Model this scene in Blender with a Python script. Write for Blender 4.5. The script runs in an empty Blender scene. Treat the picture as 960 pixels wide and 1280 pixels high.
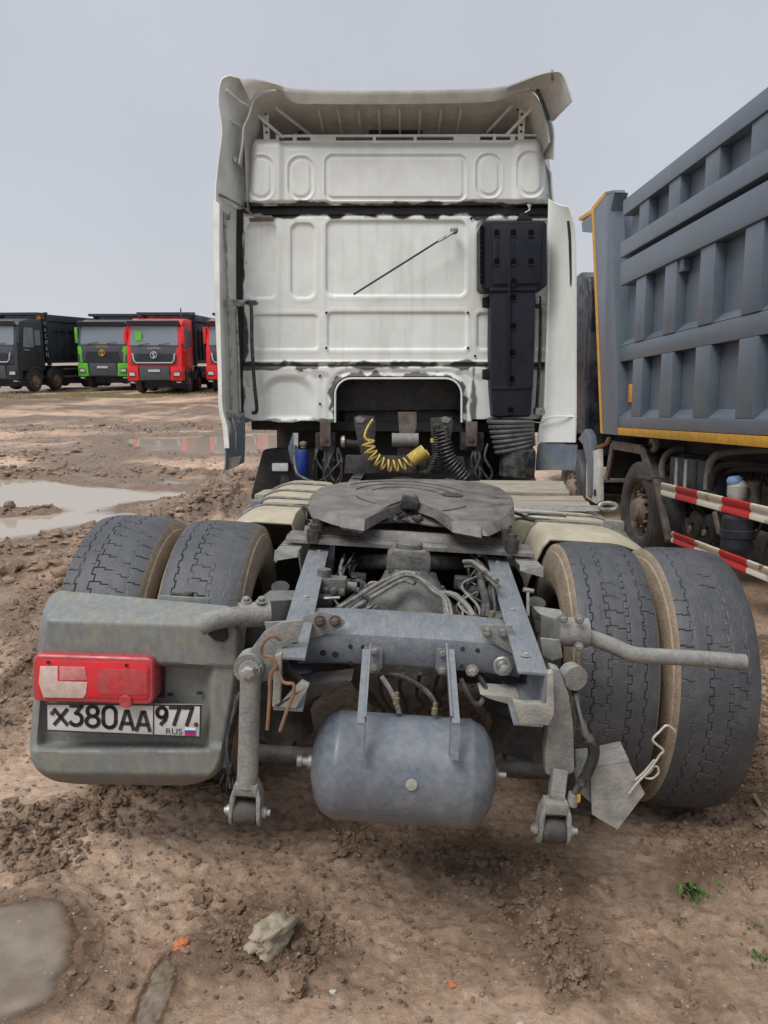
import bpy, bmesh, math, random
import numpy as np
from math import sin, cos, tan, pi, radians, atan2, hypot
from mathutils import Vector, Matrix

random.seed(7)
SC = bpy.context.scene
COL = SC.collection

# ------------------------------------------------------------------ camera, sky, sun, exposure
CAM_H = 1.54            # eye height above the ground the photographer stands on
DIP = radians(3.6)      # the yard dips away from the photographer by this slope
PITCH = radians(8.0)    # camera pitch relative to that sloping ground
FOC = 961.0             # focal length in pixels of the 960 x 1280 photograph
cd = bpy.data.cameras.new('camera'); cam = bpy.data.objects.new('camera', cd); COL.objects.link(cam)
cam.location = (0, 0, CAM_H); cam.rotation_euler = (pi/2 - PITCH - DIP, 0, 0)
cd.sensor_fit = 'VERTICAL'; cd.sensor_height = 24.0; cd.sensor_width = 18.0
cd.lens = 24.0*FOC/1280.0; cd.clip_start = 0.05; cd.clip_end = 3000
SC.camera = cam

W = bpy.data.worlds.new('World'); SC.world = W; W.use_nodes = True
nt = W.node_tree; nt.nodes.clear()
wo = nt.nodes.new('ShaderNodeOutputWorld'); bg = nt.nodes.new('ShaderNodeBackground')
sky = nt.nodes.new('ShaderNodeTexSky'); sky.sky_type = 'NISHITA'; sky.sun_disc = False
SUN_EL, SUN_AZ = radians(57), radians(226)      # azimuth measured clockwise from +Y
sky.sun_elevation = SUN_EL; sky.sun_rotation = SUN_AZ; sky.dust_density = 4.0
sm = nt.nodes.new('ShaderNodeVectorMath'); sm.operation = 'SCALE'; sm.inputs[3].default_value = 0.05
nt.links.new(sky.outputs[0], sm.inputs[0])
# even overcast layer: brighter overhead than at the horizon as closed cloud decks are
tc = nt.nodes.new('ShaderNodeTexCoord'); sx = nt.nodes.new('ShaderNodeSeparateXYZ')
nt.links.new(tc.outputs['Generated'], sx.inputs[0])
rp = nt.nodes.new('ShaderNodeValToRGB'); nt.links.new(sx.outputs[2], rp.inputs[0])
e = rp.color_ramp.elements
e[0].position = 0.0; e[0].color = (0.455, 0.47, 0.505, 1)
e[1].position = 1.0; e[1].color = (1.0, 1.04, 1.12, 1)
k = e.new(0.22); k.color = (0.395, 0.413, 0.457, 1)
k = e.new(0.55); k.color = (0.383, 0.405, 0.458, 1)
ns = nt.nodes.new('ShaderNodeTexNoise'); ns.inputs['Scale'].default_value = 2.2; ns.inputs['Detail'].default_value = 5
nt.links.new(tc.outputs['Generated'], ns.inputs[0])
mr = nt.nodes.new('ShaderNodeMapRange'); mr.inputs[1].default_value = .35; mr.inputs[2].default_value = .65; mr.inputs[3].default_value = 0.955; mr.inputs[4].default_value = 1.045
nt.links.new(ns.outputs[0], mr.inputs[0])
cl = nt.nodes.new('ShaderNodeVectorMath'); cl.operation = 'SCALE'
nt.links.new(rp.outputs[0], cl.inputs[0]); nt.links.new(mr.outputs[0], cl.inputs[3])
mx = nt.nodes.new('ShaderNodeMix'); mx.data_type = 'VECTOR'; mx.inputs[0].default_value = 0.93
nt.links.new(sm.outputs[0], mx.inputs[4]); nt.links.new(cl.outputs[0], mx.inputs[5])
nt.links.new(mx.outputs[1], bg.inputs[0]); bg.inputs[1].default_value = 1.0
nt.links.new(bg.outputs[0], wo.inputs[0])

sl = bpy.data.lights.new('sun', 'SUN'); sun = bpy.data.objects.new('sun', sl); COL.objects.link(sun)
sl.energy = 1.5; sl.angle = radians(28); sl.color = (1.0, 0.97, 0.93)
sd = Vector((sin(SUN_AZ)*cos(SUN_EL), cos(SUN_AZ)*cos(SUN_EL), sin(SUN_EL)))
sun.rotation_euler = sd.to_track_quat('Z', 'Y').to_euler(); sun.location = sd*30

vs = SC.view_settings; vs.view_transform = 'Standard'; vs.look = 'None'; vs.gamma = 1; vs.exposure = 0.55
vs.use_curve_mapping = False
SC.render.engine = 'CYCLES'; SC.cycles.use_denoising = True; SC.cycles.max_bounces = 6
SC.cycles.caustics_reflective = False; SC.cycles.caustics_refractive = False

# ------------------------------------------------------------------ frames
# LOCAL: the sloping patch of yard the two near trucks stand on (flat there); tilted into the world by DIP
M_LOCAL = Matrix.Translation((0, 0, CAM_H)) @ Matrix.Rotation(-DIP, 4, 'X') @ Matrix.Translation((0, 0, -CAM_H))
def frame(o, yaw, roll=0, pitch=0):
    return Matrix.Translation(o) @ Matrix.Rotation(radians(yaw), 4, 'Z') @ Matrix.Rotation(radians(roll), 4, 'Y') @ Matrix.Rotation(radians(pitch), 4, 'X')
CH = frame((.043, 3.05, 0), -1.2, 3.3)     # tractor chassis: origin on the ground below the rear axle, it leans right
CB = frame((.043, 3.05, 0), -1.2, 0.5)     # tractor cab on its own suspension, nearly level
DT = frame((0, 0, 0), 2.09, 0, -.6) @ Matrix.Translation((4.2, 0, 0))   # tipper beside it, x=-1.25 is its near side
ID = Matrix.Identity(4)
def survey(px, py, axis, val, fr=None):
    """Point of the frame's plane (coordinate axis = val) that was measured at photo position px, py."""
    fr = CH if fr is None else fr
    a, b = (px-480)/FOC, (640-py)/FOC
    d = Vector((a, cos(PITCH)+b*sin(PITCH), -sin(PITCH)+b*cos(PITCH)))
    inv = fr.inverted(); o = inv @ Vector((0, 0, CAM_H)); d = inv.to_3x3() @ d
    return o + d*((val-o[axis])/d[axis])
def U(px, py, Y, fr=None): return survey(px, py, 1, Y, fr)
def UZ(px, py, z, fr=None): return survey(px, py, 2, z, fr)

# ------------------------------------------------------------------ mesh helpers
class MB:
    def __init__(s): s.v = []; s.f = []; s.mi = []; s.cur = 0
    def add(s, vs, fs):
        n = len(s.v); s.v += [tuple(v) for v in vs]
        for f in fs: s.f.append([i+n for i in f]); s.mi.append(s.cur)
        return s
    def box(s, lo, hi):
        (a, b, c), (d, e, f) = lo, hi
        return s.add([(a,b,c),(d,b,c),(d,e,c),(a,e,c),(a,b,f),(d,b,f),(d,e,f),(a,e,f)],
                     [(0,3,2,1),(4,5,6,7),(0,1,5,4),(1,2,6,5),(2,3,7,6),(3,0,4,7)])
    def beam(s, p, q, w, h, up=(0,0,1)):
        p, q = Vector(p), Vector(q); d = (q-p).normalized(); up = Vector(up)
        r = d.cross(up)
        if r.length < 1e-4: r = d.cross(Vector((1,0,0)))
        r.normalize(); u = r.cross(d).normalized(); vs = []
        for e in (p, q):
            for i, j in ((-1,-1),(1,-1),(1,1),(-1,1)): vs.append(e + r*(i*w/2) + u*(j*h/2))
        return s.add(vs, [(0,1,2,3),(7,6,5,4),(0,4,5,1),(1,5,6,2),(2,6,7,3),(3,7,4,0)])
    def prism(s, pts, vec):
        n = len(pts); vec = Vector(vec); P = [Vector(p) for p in pts]
        return s.add(P+[p+vec for p in P], [tuple(range(n)), tuple(range(2*n-1, n-1, -1))]+[(i, (i+1) % n, n+(i+1) % n, n+i) for i in range(n)])
    def tube(s, path, r, seg=8, cap=True):
        P = [Vector(p) for p in path]; n = len(P)
        R = r if isinstance(r, (list, tuple)) else [r]*n
        t = (P[1]-P[0]).normalized(); a = t.orthogonal().normalized(); vs = []
        for i in range(n):
            tt = (P[min(i+1, n-1)]-P[max(i-1, 0)])
            if tt.length > 1e-9:
                tt.normalize(); a = (a - tt*a.dot(tt)); a = a.normalized() if a.length > 1e-6 else tt.orthogonal().normalized(); t = tt
            b = t.cross(a)
            for k in range(seg):
                g = 2*pi*k/seg; vs.append(P[i] + (a*cos(g)+b*sin(g))*R[i])
        fs = [(i*seg+k, i*seg+(k+1) % seg, (i+1)*seg+(k+1) % seg, (i+1)*seg+k) for i in range(n-1) for k in range(seg)]
        if cap: fs += [tuple(range(seg-1, -1, -1)), tuple(range((n-1)*seg, n*seg))]
        return s.add(vs, fs)
    def cyl(s, p, q, r, seg=16): return s.tube([p, q], r, seg)
    def lathe(s, prof, o, ax, seg=24):
        """prof: (radius, distance along axis)"""
        o, ax = Vector(o), Vector(ax).normalized(); a = ax.orthogonal().normalized(); b = ax.cross(a); vs = []; n = len(prof)
        for r, t in prof:
            for k in range(seg):
                g = 2*pi*k/seg; vs.append(o+ax*t+(a*cos(g)+b*sin(g))*max(r, 1e-5))
        return s.add(vs, [(i*seg+k, i*seg+(k+1) % seg, (i+1)*seg+(k+1) % seg, (i+1)*seg+k) for i in range(n-1) for k in range(seg)])
    def bolt(s, p, ax, r=.012, h=.012):
        ax = Vector(ax).normalized(); p = Vector(p)
        s.lathe([(0, 0), (r*1.5, 0), (r*1.5, h*.25), (0, h*.25)], p, ax, 10)
        return s.lathe([(r, h*.25), (r, h), (r*.7, h*1.15), (0, h*1.15)], p, ax, 6)
    def strip(s, A, B):
        n = len(A); return s.add(list(A)+list(B), [(i, i+1, n+i+1, n+i) for i in range(n-1)])
    def grid(s, nu, nv, fn, mask=None):
        vs = [fn(i, j) for j in range(nv) for i in range(nu)]
        fs = [(j*nu+i, j*nu+i+1, (j+1)*nu+i+1, (j+1)*nu+i) for j in range(nv-1) for i in range(nu-1) if mask is None or mask(i, j)]
        return s.add(vs, fs)
    def build(s, name, mats, parent=None, fr=None, bevel=0, ang=35, solid=0, seg=2, weld=False, sub=0):
        me = bpy.data.meshes.new(name); me.from_pydata(s.v, [], s.f)
        mats = mats if isinstance(mats, (list, tuple)) else [mats]
        for m in mats: me.materials.append(M[m] if isinstance(m, str) else m)
        for p, i in zip(me.polygons, s.mi): p.material_index = min(i, len(mats)-1)
        bm = bmesh.new(); bm.from_mesh(me)
        if weld: bmesh.ops.remove_doubles(bm, verts=bm.verts, dist=1e-5)
        bmesh.ops.recalc_face_normals(bm, faces=bm.faces)
        if solid: bmesh.ops.solidify(bm, geom=bm.faces[:], thickness=solid)
        if bevel:
            ed = [e for e in bm.edges if len(e.link_faces) == 2 and e.calc_face_angle(0) > radians(28)]
            bmesh.ops.bevel(bm, geom=ed, offset=bevel, segments=seg, profile=.6, affect='EDGES', clamp_overlap=True)
        bm.to_mesh(me); bm.free()
        return place(me, name, parent, fr, ang)
def place(me, name, parent=None, fr=None, ang=35):
    if ang:
        for p in me.polygons: p.use_smooth = True
        me.set_sharp_from_angle(angle=radians(ang))
    o = bpy.data.objects.new(name, me); COL.objects.link(o)
    put(o, parent, fr); return o
WORLD = {}
def put(o, parent, fr):
    w = (ID if fr is None else fr); WORLD[o.name] = w
    if parent is None: o.matrix_world = w; o.matrix_basis = w
    else:
        o.parent = parent; o.matrix_parent_inverse = Matrix.Identity(4)
        o.matrix_basis = WORLD[parent.name].inverted() @ w
def thing(name, label, cat, fr, group=None):
    o = bpy.data.objects.new(name, None); COL.objects.link(o); o.empty_display_size = .3
    put(o, None, fr); tag(o, label, cat, group); return o
def tag(o, label=None, cat=None, group=None, kind=None):
    if label: o['label'] = label
    if cat: o['category'] = cat
    if group: o['group'] = group
    if kind: o['kind'] = kind
    return o
def copy_tree(o, parent=None, shift=None):
    c = o.copy(); COL.objects.link(c); WORLD[c.name] = (shift @ WORLD[o.name]) if shift else WORLD[o.name]
    put(c, parent, WORLD[c.name])
    for ch in [x for x in COL.objects if x.parent == o]: copy_tree(ch, c, shift)
    return c
def smooth(a, b, x):
    t = np.clip((x-a)/(b-a), 0, 1); return t*t*(3-2*t)
def spline(P, n=8):
    P = [Vector(p) for p in P]; out = []
    for i in range(len(P)-1):
        a, b, c, d = P[max(i-1, 0)], P[i], P[i+1], P[min(i+2, len(P)-1)]
        for k in range(n):
            t = k/n; out.append(.5*((2*b)+(c-a)*t+(2*a-5*b+4*c-d)*t*t+(3*b-a-3*c+d)*t**3))
    out.append(P[-1]); return out
def text_mesh(txt, size, thick=.0):
    cu = bpy.data.curves.new('t', 'FONT'); cu.body = txt; cu.size = size; cu.extrude = thick; cu.resolution_u = 3
    ob = bpy.data.objects.new('t', cu); COL.objects.link(ob)
    dg = bpy.context.evaluated_depsgraph_get(); me = bpy.data.meshes.new_from_object(ob.evaluated_get(dg))
    bpy.data.objects.remove(ob); bpy.data.curves.remove(cu); return me

# ------------------------------------------------------------------ noise for terrain
def _h(ix, iy, s):
    n = (ix*374761393 + iy*668265263 + s*974634777) & 0xffffffff
    n = ((n ^ (n >> 13))*1274126177) & 0xffffffff
    return ((n ^ (n >> 16)) & 0xffff)/65535.0
def vnoise(x, y, s=0):
    ix = np.floor(x).astype(np.int64); iy = np.floor(y).astype(np.int64); fx = x-ix; fy = y-iy
    u = fx*fx*fx*(fx*(fx*6-15)+10); v = fy*fy*fy*(fy*(fy*6-15)+10)
    return (_h(ix, iy, s)*(1-u)+_h(ix+1, iy, s)*u)*(1-v)+(_h(ix, iy+1, s)*(1-u)+_h(ix+1, iy+1, s)*u)*v - .5
def fbm(x, y, o=4, s=0, gain=.5):
    t = 0; a = 1; c, n = .8, .6
    for i in range(o):
        t = t+a*vnoise(x, y, s+i*17); x, y = (x*c-y*n)*2.03+3.1, (x*n+y*c)*2.03-1.7; a *= gain
    return t

# ------------------------------------------------------------------ materials
M = {}
def nodes(m):
    m.use_nodes = True; t = m.node_tree; return t, t.nodes['Principled BSDF'], t.links
def col4(c): return (c[0], c[1], c[2], 1)
def pm(name, col, rough=.5, metal=0, dirt=None, amt=.5, scale=6, soft=.12, var=.15, bump=.1, bscale=90, droug=.85, stretch=(1,1,1), soot=None, spec=.5, coat=0, top=0):
    m = bpy.data.materials.new(name); M[name] = m; t, b, L = nodes(m); N = t.nodes.new
    tc = N('ShaderNodeTexCoord'); mp = N('ShaderNodeMapping'); mp.inputs['Scale'].default_value = stretch
    L.new(tc.outputs['Object'], mp.inputs[0])
    n2 = N('ShaderNodeTexNoise'); n2.inputs['Scale'].default_value = scale*3.7; n2.inputs['Detail'].default_value = 6; L.new(mp.outputs[0], n2.inputs[0])
    mr = N('ShaderNodeMapRange'); mr.inputs[1].default_value = .3; mr.inputs[2].default_value = .7; mr.inputs[3].default_value = 1-var; mr.inputs[4].default_value = 1+var; L.new(n2.outputs[0], mr.inputs[0])
    vm = N('ShaderNodeVectorMath'); vm.operation = 'SCALE'; vm.inputs[0].default_value = col; L.new(mr.outputs[0], vm.inputs[3])
    out = vm.outputs[0]; rr = None
    if dirt:
        n1 = N('ShaderNodeTexNoise'); n1.inputs['Scale'].default_value = scale; n1.inputs['Detail'].default_value = 8; n1.inputs['Roughness'].default_value = .65; L.new(mp.outputs[0], n1.inputs[0])
        r = N('ShaderNodeMapRange'); c = .5+(.5-amt)*.5; r.inputs[1].default_value = c-soft; r.inputs[2].default_value = c+soft; L.new(n1.outputs[0], r.inputs[0])
        if top:                                                # dust that has settled on upward faces
            ge = N('ShaderNodeNewGeometry'); sz = N('ShaderNodeSeparateXYZ'); L.new(ge.outputs['Normal'], sz.inputs[0]); tm_ = N('ShaderNodeMapRange'); tm_.inputs[1].default_value = .35; tm_.inputs[2].default_value = .95; tm_.inputs[4].default_value = top; L.new(sz.outputs[2], tm_.inputs[0]); ta_ = N('ShaderNodeMath'); L.new(n1.outputs[0], ta_.inputs[0]); L.new(tm_.outputs[0], ta_.inputs[1]); L.new(ta_.outputs[0], r.inputs[0])
        d2 = N('ShaderNodeVectorMath'); d2.operation = 'SCALE'; d2.inputs[0].default_value = dirt; L.new(mr.outputs[0], d2.inputs[3])
        x = N('ShaderNodeMix'); x.data_type = 'RGBA'; L.new(r.outputs[0], x.inputs[0]); L.new(out, x.inputs[6]); L.new(d2.outputs[0], x.inputs[7]); out = x.outputs[2]
        rm = N('ShaderNodeMapRange'); rm.inputs[3].default_value = rough; rm.inputs[4].default_value = droug; L.new(r.outputs[0], rm.inputs[0]); rr = rm.outputs[0]
    if soot:
        at = N('ShaderNodeAttribute'); at.attribute_name = 'soot'
        x = N('ShaderNodeMix'); x.data_type = 'RGBA'; L.new(at.outputs['Fac'], x.inputs[0]); L.new(out, x.inputs[6]); cr = N('ShaderNodeValToRGB'); L.new(at.outputs['Fac'], cr.inputs[0]); cr.color_ramp.elements[0].position = .25; cr.color_ramp.elements[0].color = (.20, .13, .07, 1); cr.color_ramp.elements[1].position = .8; cr.color_ramp.elements[1].color = col4(soot); L.new(cr.outputs[0], x.inputs[7]); out = x.outputs[2]
    L.new(out, b.inputs['Base Color'])
    if rr: L.new(rr, b.inputs['Roughness'])
    else: b.inputs['Roughness'].default_value = rough
    b.inputs['Metallic'].default_value = metal; b.inputs['Specular IOR Level'].default_value = spec; b.inputs['Coat Weight'].default_value = coat
    if bump:
        n3 = N('ShaderNodeTexNoise'); n3.inputs['Scale'].default_value = bscale; n3.inputs['Detail'].default_value = 4; L.new(mp.outputs[0], n3.inputs[0])
        bp = N('ShaderNodeBump'); bp.inputs['Strength'].default_value = bump; bp.inputs['Distance'].default_value = .01; L.new(n3.outputs[0], bp.inputs['Height']); L.new(bp.outputs[0], b.inputs['Normal'])
    return m
DUST = (.33, .315, .27)
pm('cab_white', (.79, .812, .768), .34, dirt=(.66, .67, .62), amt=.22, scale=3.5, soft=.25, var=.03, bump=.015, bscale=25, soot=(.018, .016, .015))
pm('shell_white', (.74, .755, .71), .42, dirt=(.50, .50, .45), amt=.33, scale=4, soft=.2, var=.05, bump=.03)
pm('shell_inner', (.60, .60, .56), .6, dirt=(.46, .455, .42), amt=.45, scale=5, soft=.25, var=.08, bump=.1)
pm('grey_plastic', (.13, .17, .215), .5, dirt=(.20, .20, .18), amt=.35, scale=7, soft=.2)
pm('black_plastic', (.008, .010, .018), .40, spec=.28, dirt=(.018, .020, .028), amt=.4, scale=9, soft=.2, bump=.25, bscale=300)
pm('soot_black', (.012, .011, .011), .7, dirt=(.04, .034, .028), amt=.4, scale=9)
pm('dark_iron', (.026, .025, .026), .6, dirt=(.085, .07, .055), amt=.38, scale=14, bump=.4, bscale=60)
pm('grease', (.070, .065, .062), .27, dirt=(.21, .188, .168), amt=.50, scale=9, soft=.22, bump=.45, bscale=55, droug=.6)
pm('frame_paint', (.088, .112, .148), .30, top=.08, dirt=(.235, .235, .222), amt=.38, scale=34, soft=.34, bump=.15, bscale=200, stretch=(1, .35, 1))
pm('frame_dust', (.12, .135, .15), .5, top=.08, dirt=(.30, .285, .245), amt=.72, scale=9, soft=.16, bump=.3, bscale=120)
pm('tank_paint', (.078, .103, .140), .17, top=.03, dirt=(.205, .207, .20), amt=.38, scale=14, soft=.34, bump=.06, droug=.7)
pm('cast_dark', (.060, .061, .062), .45, top=.10, dirt=(.20, .19, .165), amt=.42, scale=24, soft=.2, bump=.4, bscale=160)
pm('lens_pink', (.58, .17, .16), .12, dirt=(.50, .24, .22), amt=.4, scale=14, soft=.3, bump=.2, bscale=260)
pm('cast_dust', (.145, .148, .146), .5, top=.08, dirt=(.275, .262, .228), amt=.46, scale=28, soft=.2, bump=.3, bscale=180)
pm('fender_plastic', (.150, .170, .184), .38, dirt=(.235, .224, .172), amt=.46, scale=11, soft=.24, bump=.12, bscale=200, stretch=(1.3, 1, .8))
pm('beige_dust', (.43, .385, .275), .8, dirt=(.30, .26, .19), amt=.4, scale=5, soft=.25, bump=.2, var=.1)
pm('plank_dust', (.38, .34, .26), .8, dirt=(.22, .19, .15), amt=.45, scale=8, soft=.2, bump=.35, stretch=(.4, 3, 3))
pm('rubber', (.036, .039, .046), .42, dirt=(.088, .088, .090), amt=.45, scale=7, soft=.3, bump=.25, bscale=120, droug=.62)
pm('sidewall', (.35, .275, .19), .9, dirt=(.22, .175, .13), amt=.42, scale=14, soft=.2, bump=.5, bscale=150)
pm('rubber_dark', (.028, .028, .030), .6, dirt=(.10, .085, .065), amt=.38, scale=8, bump=.3)
pm('hose_black', (.018, .019, .021), .45, dirt=(.12, .11, .09), amt=.35, scale=20)
pm('cable_grey', (.10, .105, .11), .55, dirt=(.25, .23, .19), amt=.5, scale=20)
pm('hose_yellow', (.62, .45, .10), .45, dirt=(.40, .30, .12), amt=.35, scale=20, bump=.05)
pm('bellow_grey', (.10, .10, .098), .6, dirt=(.04, .04, .04), amt=.4, scale=10)
pm('blue_filter', (.010, .035, .24), .35, dirt=(.03, .04, .12), amt=.3, scale=12)
pm('rust', (.17, .075, .035), .85, dirt=(.09, .045, .03), amt=.4, scale=30, bump=.5)
pm('copper_wire', (.27, .15, .085), .55, dirt=(.15, .11, .08), amt=.4, scale=40, metal=.3)
pm('steel', (.42, .42, .41), .42, metal=.6, dirt=(.20, .18, .14), amt=.4, scale=20)
pm('wire_steel', (.50, .48, .42), .45, metal=.4, dirt=(.3, .27, .2), amt=.3, scale=30)
pm('lens_red', (.70, .015, .03), .08, dirt=(.42, .05, .05), amt=.32, scale=12, soft=.2, droug=.5, var=.06, bump=.02)
pm('lens_dark_red', (.50, .03, .04), .12, dirt=(.36, .08, .08), amt=.5, scale=14, soft=.25, droug=.6, bump=.03)
pm('lens_clear', (.62, .50, .43), .12, dirt=(.52, .38, .33), amt=.4, scale=12, soft=.25, bump=.25, bscale=260)
pm('plate_white', (.60, .60, .585), .4, dirt=(.42, .41, .38), amt=.34, scale=9, soft=.2, var=.05, bump=.02)
pm('print_black', (.022, .022, .024), .5, dirt=(.05, .05, .05), amt=.3, bump=0)
pm('print_white', (.75, .75, .75), .5, bump=0); pm('print_blue', (.04, .06, .42), .5, bump=0); pm('print_red', (.55, .02, .03), .5, bump=0)
pm('lamp_glass', (.55, .57, .57), .15, bump=0)
pm('tipper_grey', (.098, .126, .162), .28, dirt=(.15, .17, .19), amt=.38, scale=1.6, soft=.25, var=.06, bump=.04, bscale=40, droug=.5)
pm('tipper_dark', (.03, .042, .062), .45, dirt=(.06, .065, .07), amt=.4, scale=5)
pm('yellow_paint', (.62, .31, .02), .45, dirt=(.42, .26, .07), amt=.3, scale=5, soft=.2)
pm('brown_rusty', (.095, .065, .05), .8, dirt=(.16, .14, .12), amt=.4, scale=9, bump=.4)
pm('chassis_dark', (.016, .017, .019), .6, dirt=(.06, .052, .042), amt=.45, scale=7, bump=.4, bscale=50)
pm('panel_white', (.55, .57, .54), .5, dirt=(.30, .27, .22), amt=.4, scale=7, soft=.2)
pm('hub_dust', (.24, .195, .15), .8, dirt=(.12, .10, .08), amt=.4, scale=12)
pm('red_glass', (.55, .07, .03), .25, dirt=(.4, .1, .05), amt=.3); pm('jug', (.55, .47, .30), .4)
pm('pit_black', (.003, .003, .004), .8, spec=.1, bump=0)
pm('orange', (.75, .28, .02), .3, bump=0)
pm('cap_blue', (.20, .33, .52), .5)
pm('cab_black', (.011, .014, .022), .25, dirt=(.035, .037, .042), amt=.35, scale=5)
pm('bg_black', (.028, .036, .046), .4, dirt=(.05, .05, .05), amt=.3, scale=2)
pm('bg_grey', (.06, .07, .082), .4, dirt=(.07, .07, .07), amt=.3, scale=2)
pm('bg_red', (.72, .022, .028), .3, dirt=(.60, .05, .04), amt=.2, scale=2)
pm('bg_green', (.13, .52, .035), .35, dirt=(.14, .40, .06), amt=.2, scale=2)
pm('chrome', (.62, .63, .64), .25, metal=.7, bump=0)
pm('gold', (.62, .40, .09), .4, metal=.3, bump=0); pm('brass', (.25, .19, .09), .5, metal=.4, dirt=(.2, .18, .14), amt=.5, scale=30)
pm('wheel_tan', (.22, .18, .135), .8, dirt=(.11, .095, .08), amt=.4, scale=6)
pm('stone', (.38, .32, .23), .85, dirt=(.22, .18, .13), amt=.45, scale=16, bump=.8, bscale=40)
pm('brick', (.50, .16, .06), .85, dirt=(.30, .14, .08), amt=.35, scale=25, bump=.4)
pm('leaf', (.085, .17, .035), .6, dirt=(.16, .20, .07), amt=.4, scale=30, bump=0)
pm('straw', (.30, .24, .13), .8, bump=0)
def glass_dark(name, col, rough=.06):
    m = bpy.data.materials.new(name); M[name] = m; t, b, L = nodes(m); b.inputs['Base Color'].default_value = col4(col); b.inputs['Roughness'].default_value = rough
    b.inputs['Specular IOR Level'].default_value = .8; return m
glass_dark('windscreen', (.19, .225, .25), .08)
# side guard rails: red and white painted lengths, chipped and rusty at the edges
def guard_mat():
    m = bpy.data.materials.new('guard_stripes'); M['guard_stripes'] = m; t, b, L = nodes(m); N = t.nodes.new
    tc = N('ShaderNodeTexCoord'); s = N('ShaderNodeSeparateXYZ'); L.new(tc.outputs['Object'], s.inputs[0])
    nz = N('ShaderNodeTexNoise'); nz.inputs['Scale'].default_value = 9; nz.inputs['Detail'].default_value = 6; L.new(tc.outputs['Object'], nz.inputs[0])
    a = N('ShaderNodeMath'); a.operation = 'MULTIPLY_ADD'; L.new(s.outputs[1], a.inputs[0]); a.inputs[1].default_value = 1/.905; a.inputs[2].default_value = .31
    f = N('ShaderNodeMath'); f.operation = 'FRACT'; L.new(a.outputs[0], f.inputs[0])
    g = N('ShaderNodeMath'); g.operation = 'GREATER_THAN'; L.new(f.outputs[0], g.inputs[0]); g.inputs[1].default_value = .5
    x = N('ShaderNodeMix'); x.data_type = 'RGBA'; L.new(g.outputs[0], x.inputs[0]); x.inputs[6].default_value = (.60, .55, .45, 1); x.inputs[7].default_value = (.50, .022, .022, 1)
    r = N('ShaderNodeMapRange'); r.inputs[1].default_value = .58; r.inputs[2].default_value = .68; L.new(nz.outputs[0], r.inputs[0])
    y = N('ShaderNodeMix'); y.data_type = 'RGBA'; L.new(r.outputs[0], y.inputs[0]); L.new(x.outputs[2], y.inputs[6]); y.inputs[7].default_value = (.22, .12, .06, 1)
    L.new(y.outputs[2], b.inputs['Base Color']); b.inputs['Roughness'].default_value = .55
guard_mat()
# ------------------------------------------------------------------ the yard: one sheet of churned mud
FC, FB, FD = M_LOCAL @ CH, M_LOCAL @ CB, M_LOCAL @ DT
def G(px, py):
    p = M_LOCAL @ survey(px, py, 2, 0.0, ID); return (p.x, p.y)
RIDGES = [  # polyline, half width, height, clod density
    ([(-3.3, 6.2), (-2.85, 7.6), (-2.5, 9.7), (-2.0, 12.4), (-1.7, 14)], .38, .13, 9),
    ([(-4.3, 7.0), (-3.55, 7.9), (-3.0, 8.8)], .30, .10, 8),
    ([(-6.6, 9.0), (-5.2, 9.3), (-4.3, 9.8)], .22, .085, 5),
    ([(-9, 13.0), (-6, 12.7), (-4.2, 13.1), (-2.4, 12.8)], .45, .10, 6),
    ([(-10, 16.0), (-7.5, 15.2), (-5.5, 14.9)], .5, .09, 5),
    ([(-14, 21), (-8, 20.6), (-4, 21.5), (0, 21)], .6, .08, 3),
    ([G(40, 1075), G(100, 1050), G(160, 1020), G(215, 985)], .16, .055, 30),
    ([G(-60, 1100), G(20, 1080), G(75, 1110)], .10, .035, 22),
    ([G(285, 1200), G(330, 1160), G(410, 1195)], .13, .030, 40),
    ([G(-20, 950), G(20, 880), G(40, 800), G(60, 740)], .22, .06, 12),
    ([G(640, 1085), G(670, 1130), G(700, 1165), G(730, 1230)], .10, .024, 34),
    ([G(860, 1060), G(930, 1030), G(985, 960)], .13, .035, 20),
    ([G(420, 1045), G(560, 1060), G(700, 1085)], .13, .024, 26),
    ([G(950, 800), G(940, 900), G(960, 980)], .14, .04, 16)]
def seg_dist(x, y, P):
    best = np.full(x.shape, 1e9)
    for (ax, ay), (bx, by) in zip(P[:-1], P[1:]):
        dx, dy = bx-ax, by-ay; t = np.clip(((x-ax)*dx+(y-ay)*dy)/(dx*dx+dy*dy), 0, 1)
        best = np.minimum(best, np.hypot(x-ax-t*dx, y-ay-t*dy))
    return best
NP = G(-5, 1225)     # small puddle at the photographer's left foot
PUD = [((-6.0, 10.0), (3.0, 2.3), -.452), ((-3.3, 17.8), (2.9, 2.3), -.487), ((NP[0], NP[1]), (.23, .22), None), (G(195, 1262), (.035, .13), None)]
TRACKS = [((-3.4, 15.0), (-1.6, 9.0), 1), ((-2.2, 13.5), (-1.7, 8.5), 1), ((-2.45, 10.5), (-1.72, 3.4), .9), ((-3.4, 11.0), (-2.25, 5.0), .9), ((-7.5, 28), (-4.6, 20.5), 1.3), ((-9.2, 27), (-6.6, 20), 1.3), ((.52, .9), (.80, 2.45), .30), ((-.62, .9), (-.86, 2.4), .25), ((1.25, 1.2), (1.65, 3.6), .35)]
def base(x, y):
    yy = 7.3 - np.log1p(np.exp((7.3-np.clip(y, -60, 60))*1.6))/1.6
    yy = np.where(y < -3, -3.0, yy)
    z = -.003-.0629*yy + .20*smooth(21, 37, y) + .25*smooth(45, 120, y)
    w = smooth(9, 6.5, y)
    z = z - .0577*np.clip(x-.043, -1.35, 1.35)*w*smooth(3.6, 1.6, np.abs(x))
    return z
PLEV = {i: float(base(np.array([c[0]]), np.array([c[1]]))[0]) for i, (c, r, l) in enumerate(PUD) if l is None}
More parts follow.
